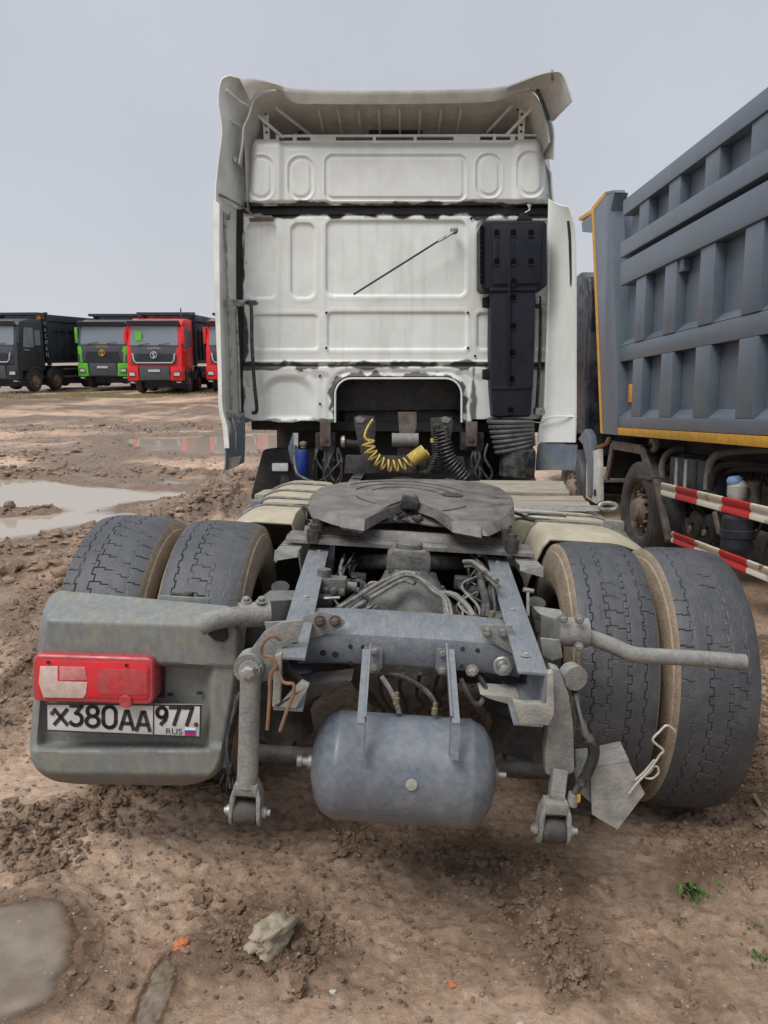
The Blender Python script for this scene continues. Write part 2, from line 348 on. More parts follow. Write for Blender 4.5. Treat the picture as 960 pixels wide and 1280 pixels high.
def terrain(x, y):
    z = base(x, y)
    near = smooth(14, 5, y)
    wx = x+.25*fbm(x*.8, y*.8, 2, 91); wy = y+.25*fbm(x*.8+9, y*.8, 2, 92)
    rmask = smooth(-.12, .35, fbm(wx*.9, wy*.9, 3, 5))            # where the mud is broken up
    z = z + .035*fbm(x*.55, y*.55, 3, 11)+.05*fbm(x*.2, y*.35, 2, 12)*smooth(9, 16, y)+.085*np.maximum(fbm(wx*.9, wy*1.7, 5, 13, .6), -.06)*smooth(7, 12, y)*smooth(33, 28, y)
    z = z + (.010+.018*rmask)*fbm(wx*3.1, wy*3.1, 3, 21) + (.004+.012*rmask)*fbm(wx*11, wy*11, 3, 31)
    ck = fbm(wx*27, wy*27, 3, 41)
    z = z + (.0055+.010*rmask)*ck + (.0030+.0030*rmask)*fbm(x*62, y*62, 3, 51, .7)*near
    rd = np.zeros_like(x)
    for P, hw, h, dn in RIDGES:
        d = seg_dist(wx, wy, P); m = np.exp(-(d/hw)**2*1.3); lump = .55+.9*fbm(x/hw*1.1, y/hw*1.1, 3, 61)+.45*fbm(x/hw*4, y/hw*4, 2, 62)
        z = z + h*m*np.clip(lump, 0, 2); rd = np.maximum(rd, m)
    for (a, b, kd) in TRACKS:                                          # lugged tyre tracks pressed into the mud
        dx, dy = b[0]-a[0], b[1]-a[1]; l = hypot(dx, dy); u = ((x-a[0])*dx+(y-a[1])*dy)/l; v = ((x-a[0])*dy-(y-a[1])*dx)/l
        v = v+.06*fbm(u*.9, u*0+a[0], 2, 65); m = smooth(.24, .19, np.abs(v))*smooth(0, .5, u)*smooth(l, l-.5, u)*(.55+.9*np.clip(.5+fbm(x*1.3, y*1.3, 2, 64), 0, 1))
        z = z - kd*m*(.035+.020*np.clip(2*np.sin((u+np.abs(v)*.8)*2*pi/.16), -1, 1)) + kd*.022*np.exp(-((np.abs(v)-.27)/.05)**2)*smooth(0, .5, u)*smooth(l, l-.5, u)*(1+fbm(x*6, y*6, 2, 66))
    for (x0, y0, w, l, an) in ((G(395, 1235) + (.018, .34, .35)), (G(860, 1180)+(.02, .4, 1.3)), (G(740, 1010)+(.012, .25, 1.15)), (G(770, 1010)+(.012, .25, 1.15)), (G(430, 1110)+(.012, .12, 1.5))):
        c, s = cos(an), sin(an); u = (x-x0)*c+(y-y0)*s; v = -(x-x0)*s+(y-y0)*c
        z = z - .018*np.exp(-(v/w)**2)*smooth(l/2, l/2-.06, np.abs(u))
    wetm = np.zeros_like(x)
    for i, ((cx, cy), (rx, ry), lv) in enumerate(PUD):
        big = rx > 1; sc = min(rx, 1.6)
        q = np.hypot((x-cx)/rx, (y-cy)/ry) + (.42 if big else .34)*fbm(x*(1.1/sc), y*(1.6/sc), 4, 71+i)
        zt = lv if big else PLEV[i]
        if not big:                                             # level bank round a small puddle on the slope
            bank = smooth(2.0, 1.05, q); z = z*(1-bank)+bank*np.maximum(zt+.006+.006*smooth(1., 1.3, q)+.35*(z-base(x, y)), zt+.001)
        m = smooth(1.10, .82, q)
        dep = .07 if big else (.014 if rx > .1 else .010)
        tgt = zt - dep*(.55+.75*fbm(x*2.2/sc, y*2.2/sc, 3, 81)+(.45 if big else .35))
        mm = m*(1-.9*np.clip(rd, 0, 1)) if big else m
        z = z*(1-mm)+tgt*mm
        rim = smooth(1.6, 1.0, q)
        if big: z = z + rim*(1-mm)*.05
        wetm = np.maximum(wetm, rim)
    return z, rmask, rd, wetm
def axis(fine_lo, fine_hi, step, lo, hi, g):
    a = list(np.arange(fine_lo, fine_hi, step)); s = step
    while a[-1] < hi: s = min(s*g, 60); a.append(a[-1]+s)
    b = []; s = step; v = fine_lo
    while v > lo: s = min(s*g, 60); v -= s; b.append(v)
    return np.array(b[::-1]+a)
def make_ground():
    xs = axis(-2.2, 2.3, .0125, -420, 420, 1.045)
    ys = [-12, -8, -5, -3, -1.5, -.6, 0, .4, .7, .9]; y = 1.0
    while y < 900: ys.append(y); y += max(.0105, .0036*y, .0036*y*(1+max(0, y-24)*.12)) if y > 1 else .02
    ys = np.array(ys); X, Y = np.meshgrid(xs, ys); nx, ny = len(xs), len(ys)
    Z, rm, rd, wm = terrain(X.ravel(), Y.ravel())
    co = np.stack([X.ravel(), Y.ravel(), Z], 1).astype(np.float32)
    me = bpy.data.meshes.new('ground'); n = nx*ny; me.vertices.add(n); me.vertices.foreach_set('co', co.ravel())
    i = (np.arange(ny-1)[:, None]*nx+np.arange(nx-1)[None, :]).ravel(); q = np.stack([i, i+1, i+nx+1, i+nx], 1).astype(np.int32)
    me.loops.add(q.size); me.loops.foreach_set('vertex_index', q.ravel()); me.polygons.add(len(q))
    me.polygons.foreach_set('loop_start', np.arange(len(q), dtype=np.int32)*4); me.update(calc_edges=True); me.validate()
    me.polygons.foreach_set('use_smooth', np.ones(len(q), bool))
    wet = np.clip(.26 + .5*fbm(X.ravel()*.16, Y.ravel()*.3, 3, 105)*smooth(6, 12, Y.ravel()) + .30*smooth(6, 12, Y.ravel()) + .85*fbm(X.ravel()*.7, Y.ravel()*.7, 4, 101) + .5*rd + .6*wm + .25*rm, 0, 1)
    for nm, v in (('wet', wet), ('broken', np.clip(rm*.6+rd, 0, 1))):
        me.attributes.new(nm, 'FLOAT', 'POINT').data.foreach_set('value', v.astype(np.float32))
    m = bpy.data.materials.new('mud'); M['mud'] = m; t, b, L = nodes(m); N = t.nodes.new
    tc = N('ShaderNodeTexCoord'); at = N('ShaderNodeAttribute'); at.attribute_name = 'wet'; ab = N('ShaderNodeAttribute'); ab.attribute_name = 'broken'
    def noise(sc, det, ro=.6):
        q = N('ShaderNodeTexNoise'); q.inputs['Scale'].default_value = sc; q.inputs['Detail'].default_value = det; q.inputs['Roughness'].default_value = ro; L.new(tc.outputs['Object'], q.inputs[0]); return q
    n1 = noise(2.2, 8); n2 = noise(26, 6, .7); n3 = noise(170, 6, .75)
    a = N('ShaderNodeMath'); a.operation = 'MULTIPLY_ADD'; L.new(n1.outputs[0], a.inputs[0]); a.inputs[1].default_value = 1.2; a.inputs[2].default_value = -.6
    a2 = N('ShaderNodeMath'); L.new(a.outputs[0], a2.inputs[0]); L.new(at.outputs['Fac'], a2.inputs[1]); a2.use_clamp = True
    r = N('ShaderNodeValToRGB'); L.new(a2.outputs[0], r.inputs[0]); e = r.color_ramp.elements
    e[0].position = .05; e[0].color = (.56, .400, .290, 1); e[1].position = .95; e[1].color = (.185, .120, .076, 1); k = e.new(.45); k.color = (.43, .295, .200, 1)
    v = N('ShaderNodeMapRange'); v.inputs[1].default_value = .3; v.inputs[2].default_value = .7; v.inputs[3].default_value = .60; v.inputs[4].default_value = 1.36; L.new(n2.outputs[0], v.inputs[0])
    s = N('ShaderNodeVectorMath'); s.operation = 'SCALE'; L.new(r.outputs[0], s.inputs[0]); L.new(v.outputs[0], s.inputs[3])
    vo = N('ShaderNodeTexVoronoi'); vo.inputs['Scale'].default_value = 38; L.new(tc.outputs['Object'], vo.inputs[0])    # grit
    g = N('ShaderNodeMath'); g.operation = 'LESS_THAN'; L.new(vo.outputs['Distance'], g.inputs[0]); g.inputs[1].default_value = .17
    wn = N('ShaderNodeSeparateColor'); L.new(vo.outputs['Color'], wn.inputs[0]); g2 = N('ShaderNodeMath'); g2.operation = 'GREATER_THAN'; L.new(wn.outputs[0], g2.inputs[0]); g2.inputs[1].default_value = .66
    g3 = N('ShaderNodeMath'); g3.operation = 'MULTIPLY'; L.new(g.outputs[0], g3.inputs[0]); L.new(g2.outputs[0], g3.inputs[1])
    x = N('ShaderNodeMix'); x.data_type = 'RGBA'; L.new(g3.outputs[0], x.inputs[0]); L.new(s.outputs[0], x.inputs[6]); x.inputs[7].default_value = (.46, .38, .29, 1)
    L.new(x.outputs[2], b.inputs['Base Color'])
    ro = N('ShaderNodeMapRange'); ro.inputs[1].default_value = .12; ro.inputs[3].default_value = .92; ro.inputs[4].default_value = .30; L.new(a2.outputs[0], ro.inputs[0]); L.new(ro.outputs[0], b.inputs['Roughness'])
    ad = N('ShaderNodeMath'); ad.operation = 'MULTIPLY_ADD'; L.new(n3.outputs[0], ad.inputs[0]); ad.inputs[1].default_value = .45; L.new(n2.outputs[0], ad.inputs[2])
    bp = N('ShaderNodeBump'); bp.inputs['Distance'].default_value = .016; bp.inputs['Strength'].default_value = 1.0; L.new(ad.outputs[0], bp.inputs['Height']); L.new(bp.outputs[0], b.inputs['Normal'])
    me.materials.append(m)
    o = bpy.data.objects.new('ground', me); COL.objects.link(o); WORLD[o.name] = ID; o['kind'] = 'structure'
    return o
ground = make_ground()
def gz(x, y): return float(terrain(np.array([x], float), np.array([y], float))[0][0])

def water():
    m = bpy.data.materials.new('muddy_water'); M['muddy_water'] = m; m.use_nodes = True; t = m.node_tree; t.nodes.clear(); N = t.nodes.new; L = t.links
    out = N('ShaderNodeOutputMaterial'); at = N('ShaderNodeAttribute'); at.attribute_name = 'depth'
    df = N('ShaderNodeBsdfDiffuse'); df.inputs[0].default_value = (.45, .38, .305, 1); tr = N('ShaderNodeBsdfTransparent'); tr.inputs[0].default_value = (.90, .85, .78, 1)
    m1 = N('ShaderNodeMixShader'); L.new(at.outputs['Fac'], m1.inputs[0]); L.new(tr.outputs[0], m1.inputs[1]); L.new(df.outputs[0], m1.inputs[2])
    gl = N('ShaderNodeBsdfGlossy'); gl.inputs['Roughness'].default_value = .02; fr = N('ShaderNodeFresnel'); fr.inputs[0].default_value = 1.36
    tc = N('ShaderNodeTexCoord'); n = N('ShaderNodeTexNoise'); n.inputs['Scale'].default_value = 2.5; L.new(tc.outputs['Object'], n.inputs[0])
    bp = N('ShaderNodeBump'); bp.inputs['Strength'].default_value = .012; bp.inputs['Distance'].default_value = .02; L.new(n.outputs[0], bp.inputs['Height']); L.new(bp.outputs[0], gl.inputs['Normal'])
    m2 = N('ShaderNodeMixShader'); L.new(fr.outputs[0], m2.inputs[0]); L.new(m1.outputs[0], m2.inputs[1]); L.new(gl.outputs[0], m2.inputs[2]); L.new(m2.outputs[0], out.inputs[0])
    for i_, ((cx, cy), (rx, ry), lv) in enumerate(PUD):
        z = lv if lv is not None else PLEV[i_]; k = 1.28 if lv is not None else 1.22
        nr, na = 26, 72; R, A = np.meshgrid(np.linspace(.02, 1, nr), np.linspace(0, 2*pi, na, endpoint=False)); x = cx+rx*k*R*np.cos(A); y = cy+ry*k*R*np.sin(A)
        d = z-terrain(x.ravel(), y.ravel())[0]; idx = np.arange(nr*na).reshape(na, nr); nx = np.roll(idx, -1, 0)
        F = np.stack([idx[:, :-1], idx[:, 1:], nx[:, 1:], nx[:, :-1]], -1).reshape(-1, 4).tolist()+[idx[:, 0].tolist()]
        me = bpy.data.meshes.new('puddle'); me.from_pydata(np.stack([x.ravel(), y.ravel(), np.full(x.size, z)], 1).tolist(), [], F)
        me.attributes.new('depth', 'FLOAT', 'POINT').data.foreach_set('value', np.clip(d/(.05 if lv is not None else .030), .0, .9 if lv is not None else .6).astype(np.float32))
        me.materials.append(m); o = place(me, 'puddle', None, ID, 0); o['kind'] = 'structure'
water()

def scatter(name, pts, mats, label, cat, protos):
    """one joined mesh of many small lumps nobody could count"""
    V = []; F = []; MI = []; n = 0
    for (x, y, r, k, mi) in pts:
        pv, pf = protos[k % len(protos)]; a = random.uniform(0, 2*pi); c, s = cos(a), sin(a)
        q = pv*np.array([r*random.uniform(.7, 1.4), r*random.uniform(.7, 1.3), r*random.uniform(.5, .95)])
        q = np.stack([q[:, 0]*c-q[:, 1]*s+x, q[:, 0]*s+q[:, 1]*c+y, q[:, 2]+0], 1); V.append((q, r)); F.append(pf+n); MI += [mi]*len(pf); n += len(pv)
    xy = np.array([(p[0], p[1]) for p in pts]); z = terrain(xy[:, 0], xy[:, 1])[0]
    V = np.concatenate([q+np.array([0, 0, zz+r*.02]) for (q, r), zz in zip(V, z)]); F = np.concatenate(F)
    me = bpy.data.meshes.new(name); me.from_pydata(V.tolist(), [], F.tolist())
    for m in mats: me.materials.append(M[m])
    me.polygons.foreach_set('material_index', np.array(MI, dtype=np.int32))
    if len(V) and 'wet': me.attributes.new('wet', 'FLOAT', 'POINT').data.foreach_set('value', np.full(len(V), .80, np.float32))
    o = place(me, name, None, ID, 60); tag(o, label, cat, kind='stuff'); return o
def lumps(n, sub, amp):
    out = []
    for k in range(n):
        bm = bmesh.new(); bmesh.ops.create_icosphere(bm, subdivisions=sub, radius=1)
        for v in bm.verts:
            p = np.array([v.co.x*1.7+k*7.7+v.co.z]); q = np.array([v.co.y*1.7+v.co.z*2.1]); v.co *= 1+amp*float(fbm(p, q, 4, k, .65)[0])
        out.append((np.array([v.co[:] for v in bm.verts]), np.array([[v.index for v in f.verts] for f in bm.faces]))); bm.free()
    return out
def clods():
    big, small, far_ = [], [], []
    for P, hw, h, dn in RIDGES:
        for (a, b) in zip(P[:-1], P[1:]):
            l = hypot(b[0]-a[0], b[1]-a[1]); far = a[1] > 6
            for _ in range(int(dn*l*(12 if far else 30))):
                t = random.random(); g = random.gauss(0, hw*.60); gx = -(b[1]-a[1])/l; gy = (b[0]-a[0])/l
                x, y = a[0]+(b[0]-a[0])*t+gx*g, a[1]+(b[1]-a[1])*t+gy*g
                if far: far_.append((x, y, min(.08, .010+random.expovariate(1/.017)), random.randrange(9), 0))
                elif random.random() < .10: big.append((x, y, random.uniform(.010, .026)*min(1, h/.03), random.randrange(5), 0))
                else: small.append((x, y, min(.014, .003+random.expovariate(1/.0034)), random.randrange(9), 0))
    xs = np.random.RandomState(3); cand = np.stack([xs.uniform(-2.2, 2.4, 20000), xs.uniform(1.2, 4.2, 20000)], 1)
    rm = terrain(cand[:, 0], cand[:, 1])[1]
    for (x, y), r in zip(cand, rm):
        if random.random() < .10+.7*r: small.append((x, y, min(.010, .0020+random.expovariate(1/.0022)), random.randrange(9), 0))
    for _ in range(1500):
        y = random.uniform(6, 24); x = random.uniform(-.55*y, -.10*y); far_.append((x, y, min(.05, .008+random.expovariate(1/.010)), random.randrange(9), 0))
    lab = 'broken lumps of wet brown mud strewn over the yard'
    scatter('mud_crumbs', small, ['mud'], 'fine crumbs of brown mud scattered over the near ground', 'mud', lumps(9, 2, 1.0))
    scatter('mud_lumps', big, ['mud'], 'larger moist mud lumps heaped in the near ridges', 'mud', lumps(5, 3, .85))
    scatter('mud_clods', far_, ['mud'], 'mud clods thrown up along the ruts and puddles behind', 'mud', lumps(9, 2, .8))
    pb = []
    for _ in range(520):
        x, y = random.uniform(-1.9, 2.1), random.uniform(1.25, 3.6); pb.append((x, y, random.uniform(.002, .006), random.randrange(5), random.choice([0, 0, 0, 0, 0, 1])))
    scatter('gravel', pb, ['stone', 'brick'], 'small pale and reddish pebbles trodden into the mud', 'gravel', lumps(5, 1, .6))
clods()
# ================================================================== the tractor unit
TR = thing('tractor_unit', 'white tractor truck without trailer, seen from behind with bare muddy chassis and fifth wheel', 'truck', FC)
def P(mb, name, mat, fr=None, parent=None, **kw): return mb.build(name, mat, parent or TR, FC if fr is None else fr, **kw)
def plate(name, pts, Y, t, mat, parent=None, cab=False, bevel=.003, **kw):
    fr = CB if cab else CH
    return P(MB().prism([U(x, y, Y, fr) for x, y in pts], (0, t, 0)), name, mat, FB if cab else FC, parent, bevel=bevel, **kw)
def pipe(name, pts, r, mat, parent=None, cab=False, seg=8, n=6, **kw):
    fr = CB if cab else CH
    q = [U(x, y, Y, fr) for x, y, Y in pts]
    return P(MB().tube(spline(q, n) if len(q) > 2 else q, r, seg), name, mat, FB if cab else FC, parent, **kw)

# ---- tyres: worn drive tread with zigzag grooves cut as geometry
def tyre_mesh(name, R=.515, wt=.275, tread=True):
    nu, nv = (1400, 120) if tread else (160, 20)
    a = np.linspace(0, 2*pi, nu, endpoint=False); w = np.linspace(-wt/2, wt/2, nv)
    A, Wd = np.meshgrid(a, w); s = A*R; per = 2*pi*R/54
    def zig(x): return 2*np.abs((x/per) % 1 - .5)*2-1
    dep = np.zeros_like(A)
    if tread:
        def groove(d, hw=.0022): return smooth(hw, hw*.35, d)
        cols = [(-.092, .004), (-.036, .007), (.034, .007), (.090, .004)]
        for k, (c, amp) in enumerate(cols):                       # stepped circumferential grooves
            ph = ((s+k*.31*per)/per) % 1; sq = np.where(ph < .5, 1.0, -1.0)
            jog = np.minimum(np.abs(ph-.5), np.minimum(ph, 1-ph))*per
            d = np.minimum(np.abs(Wd-c-amp*sq), np.hypot(jog, np.maximum(np.abs(Wd-c)-amp, 0)))
            mod = .18+.82*smooth(-.18, .22, fbm(s*2.3+k*3, Wd*9+k, 2, 200+k)); dep = np.maximum(dep, groove(d)*mod)
        edges = [-.14, -.092, -.036, .034, .090, .14]
        for k in range(5):                                        # stepped lateral sipes
            e0, e1 = edges[k], edges[k+1]; f = (Wd-e0)/(e1-e0); st = .5*per*(.16 if k in (0, 4) else .30)
            ph = s+(k*.43)*per+np.where(f < .5, -st, st)*.5; inn = (f > 0) & (f <= 1)
            dl = np.abs(((ph/per) % 1)-.5)*per
            c0 = np.abs((((s+k*.43*per)/per) % 1)-.5)*per; dv = np.hypot(np.abs(f-.5)*(e1-e0), np.maximum(c0-st*.5, 0))
            d = np.where(inn, np.minimum(dl, dv), 1.0)
            gap = 1.0 if k in (0, 4) else smooth(.03, .12, np.minimum(f, 1-f))
            mod = .05+.95*smooth(-.05, .28, fbm(s*3.1+k*5, Wd*7, 2, 300+k)); dep = np.maximum(dep, groove(d, .0020)*mod*gap*.85)
        dep = dep*.0058
    crown = R-.010*(Wd/(wt/2))**4-.004*(Wd/(wt/2))**2
    r = crown-dep+.0012*fbm(s*9, Wd*30, 3, 400)
    V = np.stack([Wd, r*np.sin(A), r*np.cos(A)], -1).reshape(-1, 3)
    idx = np.arange(nu*nv).reshape(nv, nu); nx = np.roll(idx, -1, 1)
    F = np.stack([idx[:-1], nx[:-1], nx[1:], idx[1:]], -1).reshape(-1, 4)
    # side walls: shoulder, bulge, bead
    prof = [(wt/2+.006, R-.024), (wt/2+.010, R-.045), (wt/2+.016, R-.048), (wt/2+.021, R-.075), (wt/2+.021, R-.079), (wt/2+.026, R-.105), (wt/2+.027, R-.135), (wt/2+.022, R-.165), (wt/2+.022, R-.169), (wt/2+.010, R-.20), (wt/2-.008, R-.222), (wt/2-.018, R-.232), (wt/2-.05, R-.236)]
    nf = [len(F)]; Vs = [V]; Fs = [F]; n = len(V); ns = nu//4
    for sg in (-1, 1):
        aa = np.linspace(0, 2*pi, ns, endpoint=False); rows = []
        edge = idx[0 if sg < 0 else -1][::nu//ns]
        ring = []
        for (x, rr) in prof:
            lug = 1+.0*aa
            rows.append(np.stack([np.full(ns, sg*x), rr*np.sin(aa), rr*np.cos(aa)], -1)); ring.append(n+np.arange(ns)); n += ns
        top = np.stack([np.full(ns, sg*wt/2), (R-.014)*np.sin(aa), (R-.014)*np.cos(aa)], -1); rows.append(top); r0 = n+np.arange(ns); n += ns
        rr_ = [r0]+ring
        for p_, q_ in zip(rr_[:-1], rr_[1:]):
            f = np.stack([p_, np.roll(p_, -1), np.roll(q_, -1), q_], -1); Fs.append(f if sg > 0 else f[:, ::-1])
        Vs.append(np.concatenate(rows))
    V = np.concatenate(Vs); F = np.concatenate(Fs)
    me = bpy.data.meshes.new(name); me.from_pydata(V.tolist(), [], F.tolist())
    me.materials.append(M['rubber']); me.materials.append(M['sidewall'])
    mi = np.ones(len(F), np.int32); mi[:nf[0]] = 0; me.polygons.foreach_set('material_index', mi)
    me.polygons.foreach_set('use_smooth', np.ones(len(me.polygons), bool)); me.set_sharp_from_angle(angle=radians(50)); return me
def rim_mb(side, off=.0, r=.285):
    mb = MB(); s = side
    mb.lathe([(r+.004, -.125), (r-.004, -.12), (r-.02, -.09), (r-.03, 0), (r-.02, .09), (r-.004, .12), (r+.004, .125)], (0, 0, 0), (s, 0, 0), 40)
    mb.lathe([(r-.03, off+.02), (r-.06, off+.01), (.22, off-.02), (.14, off-.02), (.13, off+.03), (0, off+.03)], (0, 0, 0), (s, 0, 0), 40)
    for k in range(10):
        g = 2*pi*k/10; mb.bolt((s*(off-.018), .168*cos(g), .168*sin(g)), (s, 0, 0), .016, .03)
    return mb
tm = tyre_mesh('tyre')
for X, sd, off in ((-1.095, -1, -.10), (-.745, -1, .10), (.745, 1, .10), (1.095, 1, -.10)):
    f = FC @ Matrix.Translation((X, 0, .512)) @ Matrix.Rotation(random.uniform(0, 6), 4, 'X')
    w = rim_mb(sd, off).build('wheel', 'rubber_dark', TR, f)
    place(tm, 'tyre', w, f, 0)
tf = tyre_mesh('front_tyre_mesh', .505, .29, False)
for sd in (-1, 1):
    f = FB @ Matrix.Translation((sd*1.02, 3.75, .49)); w = rim_mb(sd, .09).build('wheel', 'hub_dust', TR, f); place(tf, 'tyre', w, f, 0)

# ---- axle, differential
mb = MB(); mb.tube([(-.62, 0, .51), (-.42, 0, .51), (-.34, 0, .52), (-.27, 0, .55), (.27, 0, .55), (.34, 0, .52), (.42, 0, .51), (.62, 0, .51)], [.09, .09, .10, .13, .13, .10, .09, .09], 16)
P(mb, 'axle', 'dark_iron')
mb = MB(); mb.lathe([(.0, -.272), (.10, -.262), (.17, -.235), (.215, -.18), (.235, -.10), (.25, 0), (.25, .06), (.19, .22), (.10, .42), (.08, .5)], (0, 0, .555), (0, 1, 0), 32)
df = P(mb, 'differential', 'cast_dark')
for sd in (-1, 1):
    P(MB().lathe([(.20, -.09), (.205, -.04), (.205, .09), (.12, .10)], (sd*.52, 0, .51), (1, 0, 0), 28), 'brake_drum', 'dark_iron')
    P(MB().lathe([(.02, -.02), (.06, -.02), (.06, .14), (.045, .15), (.02, .15)], (sd*.36, -.16, .66), (0, 1, .2), 14), 'brake_cylinder', 'dark_iron')
P(MB().cyl((0, .5, .56), (0, 2.9, .66), .06, 16), 'prop_shaft', 'dark_iron')
# torque rod over the differential
blk = MB(); c = U(511, 703, -.16); blk.prism([c+Vector(v) for v in ((-.085, 0, -.035), (-.05, 0, -.055), (.05, 0, -.055), (.085, 0, -.035), (.085, 0, .02), (.06, 0, .045), (-.06, 0, .045), (-.085, 0, .02))], (0, .13, 0))
P(blk, 'torque_rod_block', 'cast_dark', bevel=.008)
P(MB().lathe([(.052, 0), (.052, .018), (.045, .026), (0, .026)], c+Vector((0, .06, .045)), (0, 0, 1), 20), 'block_cap', 'cast_dark')
for x1, y1, Y1, in ((425, 702, .32), (600, 704, .32)):
    e = U(x1, y1, Y1); P(MB().tube([c+Vector((0, .06, -.005)), c.lerp(e, .5), e], [.03, .032, .028], 14), 'torque_rod', 'cast_dark')
mb = MB(); b0 = U(512, 738, -.10)
mb.lathe([(.21, -.12), (.19, -.06), (.14, .0), (.11, .05), (.10, .075)], b0, (0, .25, 1), 24)
P(mb, 'differential_neck', 'cast_dark')
bolts = MB()
for k in range(8):
    g = 2*pi*k/8; bolts.bolt(b0+Vector((.125*cos(g), .125*sin(g), .01)), (0, 0, 1), .012, .014)
P(bolts, 'bolts', 'cast_dark', ang=30)['kind'] = 'stuff'

# ---- frame rails, crossmember, gussets
for sd in (-1, 1):
    mb = MB(); st = [(3.9, .40, .97, .27), (2.4, .405, .972, .27), (.9, .408, .968, .27), (.15, .406, .955, .25), (-.45, .388, .905, .20), (-1.05, .374 if sd > 0 else .365, .845, .155)]
    rings = []
    for Y, X, z, h in st:
        w, t = .082, .009
        sec = [(X, z), (X-w, z), (X-w, z-t), (X-t, z-t), (X-t, z-h+t), (X-w, z-h+t), (X-w, z-h), (X, z-h)]
        rings.append([(sd*a, Y, b) for a, b in sec])
    n = len(rings[0]); vs = [v for r in rings for v in r]
    fs = [(i*n+k, i*n+(k+1) % n, (i+1)*n+(k+1) % n, (i+1)*n+k) for i in range(len(rings)-1) for k in range(n)]+[tuple(range(n)), tuple(range(len(vs)-1, len(vs)-n-1, -1))]
    mb.add(vs, fs); rail = P(mb, 'frame_rail', 'frame_paint', bevel=.003)
    hb = MB()
    for k in range(6):
        Y = -.95+k*.18; z = .845+(Y+1.05)*.088+.003; X = (.37+(Y+1.05)*.03)-.045
        if k in (0, 2, 5): hb.bolt((sd*X, Y, z), (0, 0, 1), .009, .008)
    P(hb, 'rail_bolts', 'frame_dust', parent=rail, ang=30)['kind'] = 'stuff'
    # perforated step bracket outside the rail
    pb = MB(); x0 = .425; z = .957
    for k in range(5):
        a = -.10+k*.052; pb.box((min(sd*x0, sd*(x0+.085)), a, z-.004), (max(sd*x0, sd*(x0+.085)), a+.034, z))
    for e in (0, .068): pb.box((min(sd*(x0+e), sd*(x0+e+.017)), -.10, z-.009), (max(sd*(x0+e), sd*(x0+e+.017)), .15, z-.0045))
    pb.box((min(sd*x0, sd*(x0+.085)), -.155, z-.004), (max(sd*x0, sd*(x0+.085)), -.104, z))
    pb.box((min(sd*(x0+.08), sd*(x0+.088)), -.155, z-.05), (max(sd*(x0+.08), sd*(x0+.088)), .15, z-.0095))
    pb.prism([(sd*x0, -.156, z), (sd*(x0+.09), -.156, z), (sd*(x0+.09), -.17, z-.04), (sd*x0, -.17, z-.02)], (0, -.004, 0))
    P(pb, 'perforated_bracket', 'cast_dust')
# rear crossmember: pressed channel
def xsec(xl, xr, prof, n=12, crown=0):
    mb = MB(); rows = []
    for i in range(n+1):
        t = i/n; x = xl+(xr-xl)*t; c = crown*(1-(2*t-1)**4); rows.append([(x, y, z+c) for y, z in prof])
    k = len(prof); mb.add([v for r in rows for v in r], [(i*k+j, i*k+j+1, (i+1)*k+j+1, (i+1)*k+j) for i in range(n) for j in range(k-1)]); return mb
cm = P(xsec(-.335, .345, [(-.60, .800), (-.61, .856), (-.63, .864), (-.775, .834), (-.788, .826), (-.792, .812), (-.792, .742), (-.785, .732), (-.72, .728)], 16, .012), 'crossmember', 'frame_paint', solid=.008, ang=40)
hol = MB()
for x, y in ((438, 808), (454, 809), (404, 816), (419, 818), (597, 813), (578, 811), (577, 833), (438, 829)):
    p = U(x, y, -.794); hol.lathe([(.007 if x > 430 else .010, 0), (.0, .001)], p, (0, -1, 0), 12)
P(hol, 'punched_holes', 'soot_black', parent=cm)['kind'] = 'stuff'
def bolt_part(x, y, Y, r=.011, h=.014, mat='cast_dust', parent=None, ax=(0, -1, 0)):
    return P(MB().bolt(U(x, y, Y), ax, r, h), 'bolt', mat, parent=parent, ang=30)
g1 = plate('gusset', [(378, 771), (399, 764), (425, 770), (432, 778), (428, 784), (380, 803)], -.80, .006, 'cast_dust')
g2 = plate('gusset', [(600, 783), (605, 780), (640, 782), (653, 824), (640, 818), (604, 797)], -.80, .006, 'cast_dust')
for x, y in ((400, 776), (419, 776)): bolt_part(x, y, -.801, .012, .016, 'brown_rusty', g1)
for x, y in ((609, 787), (609, 791), (628, 788), (629, 792)): bolt_part(x, y, -.801, .008, .01, 'cast_dust', g2)
for x, y in ((627, 834), (590, 838)): bolt_part(x, y, -.795, .013, .02, 'frame_dust', cm)
eye = P(MB().lathe([(.03, 0), (.03, .008), (.018, .01), (.014, .05), (.017, .055), (0, .06)], U(628, 832, -.80), (0, -1, .1), 14), 'tow_eye', 'steel')
P(MB().tube([U(628, 832, -.85)+Vector((.022*cos(t), 0, .022*sin(t))) for t in np.linspace(0, 2*pi, 13)], .006, 6), 'ring', 'steel', parent=eye)
# rail end lugs that hang below the rail ends
plate('rail_end_plate', [(343, 820), (352, 818), (350, 880), (376, 853), (386, 858), (370, 886), (340, 884)], -1.052, .03, 'frame_dust')
plate('rail_end_plate', [(684, 842), (692, 840), (693, 893), (686, 907), (650, 906), (641, 876), (656, 880), (683, 880)], -1.052, .03, 'frame_dust')
plate('stop_plate', [(355, 858), (440, 850), (436, 856), (362, 884)], -.90, .10, 'dark_iron')
plate('stop_plate', [(600, 868), (650, 872), (648, 884), (612, 874)], -.90, .10, 'frame_dust')

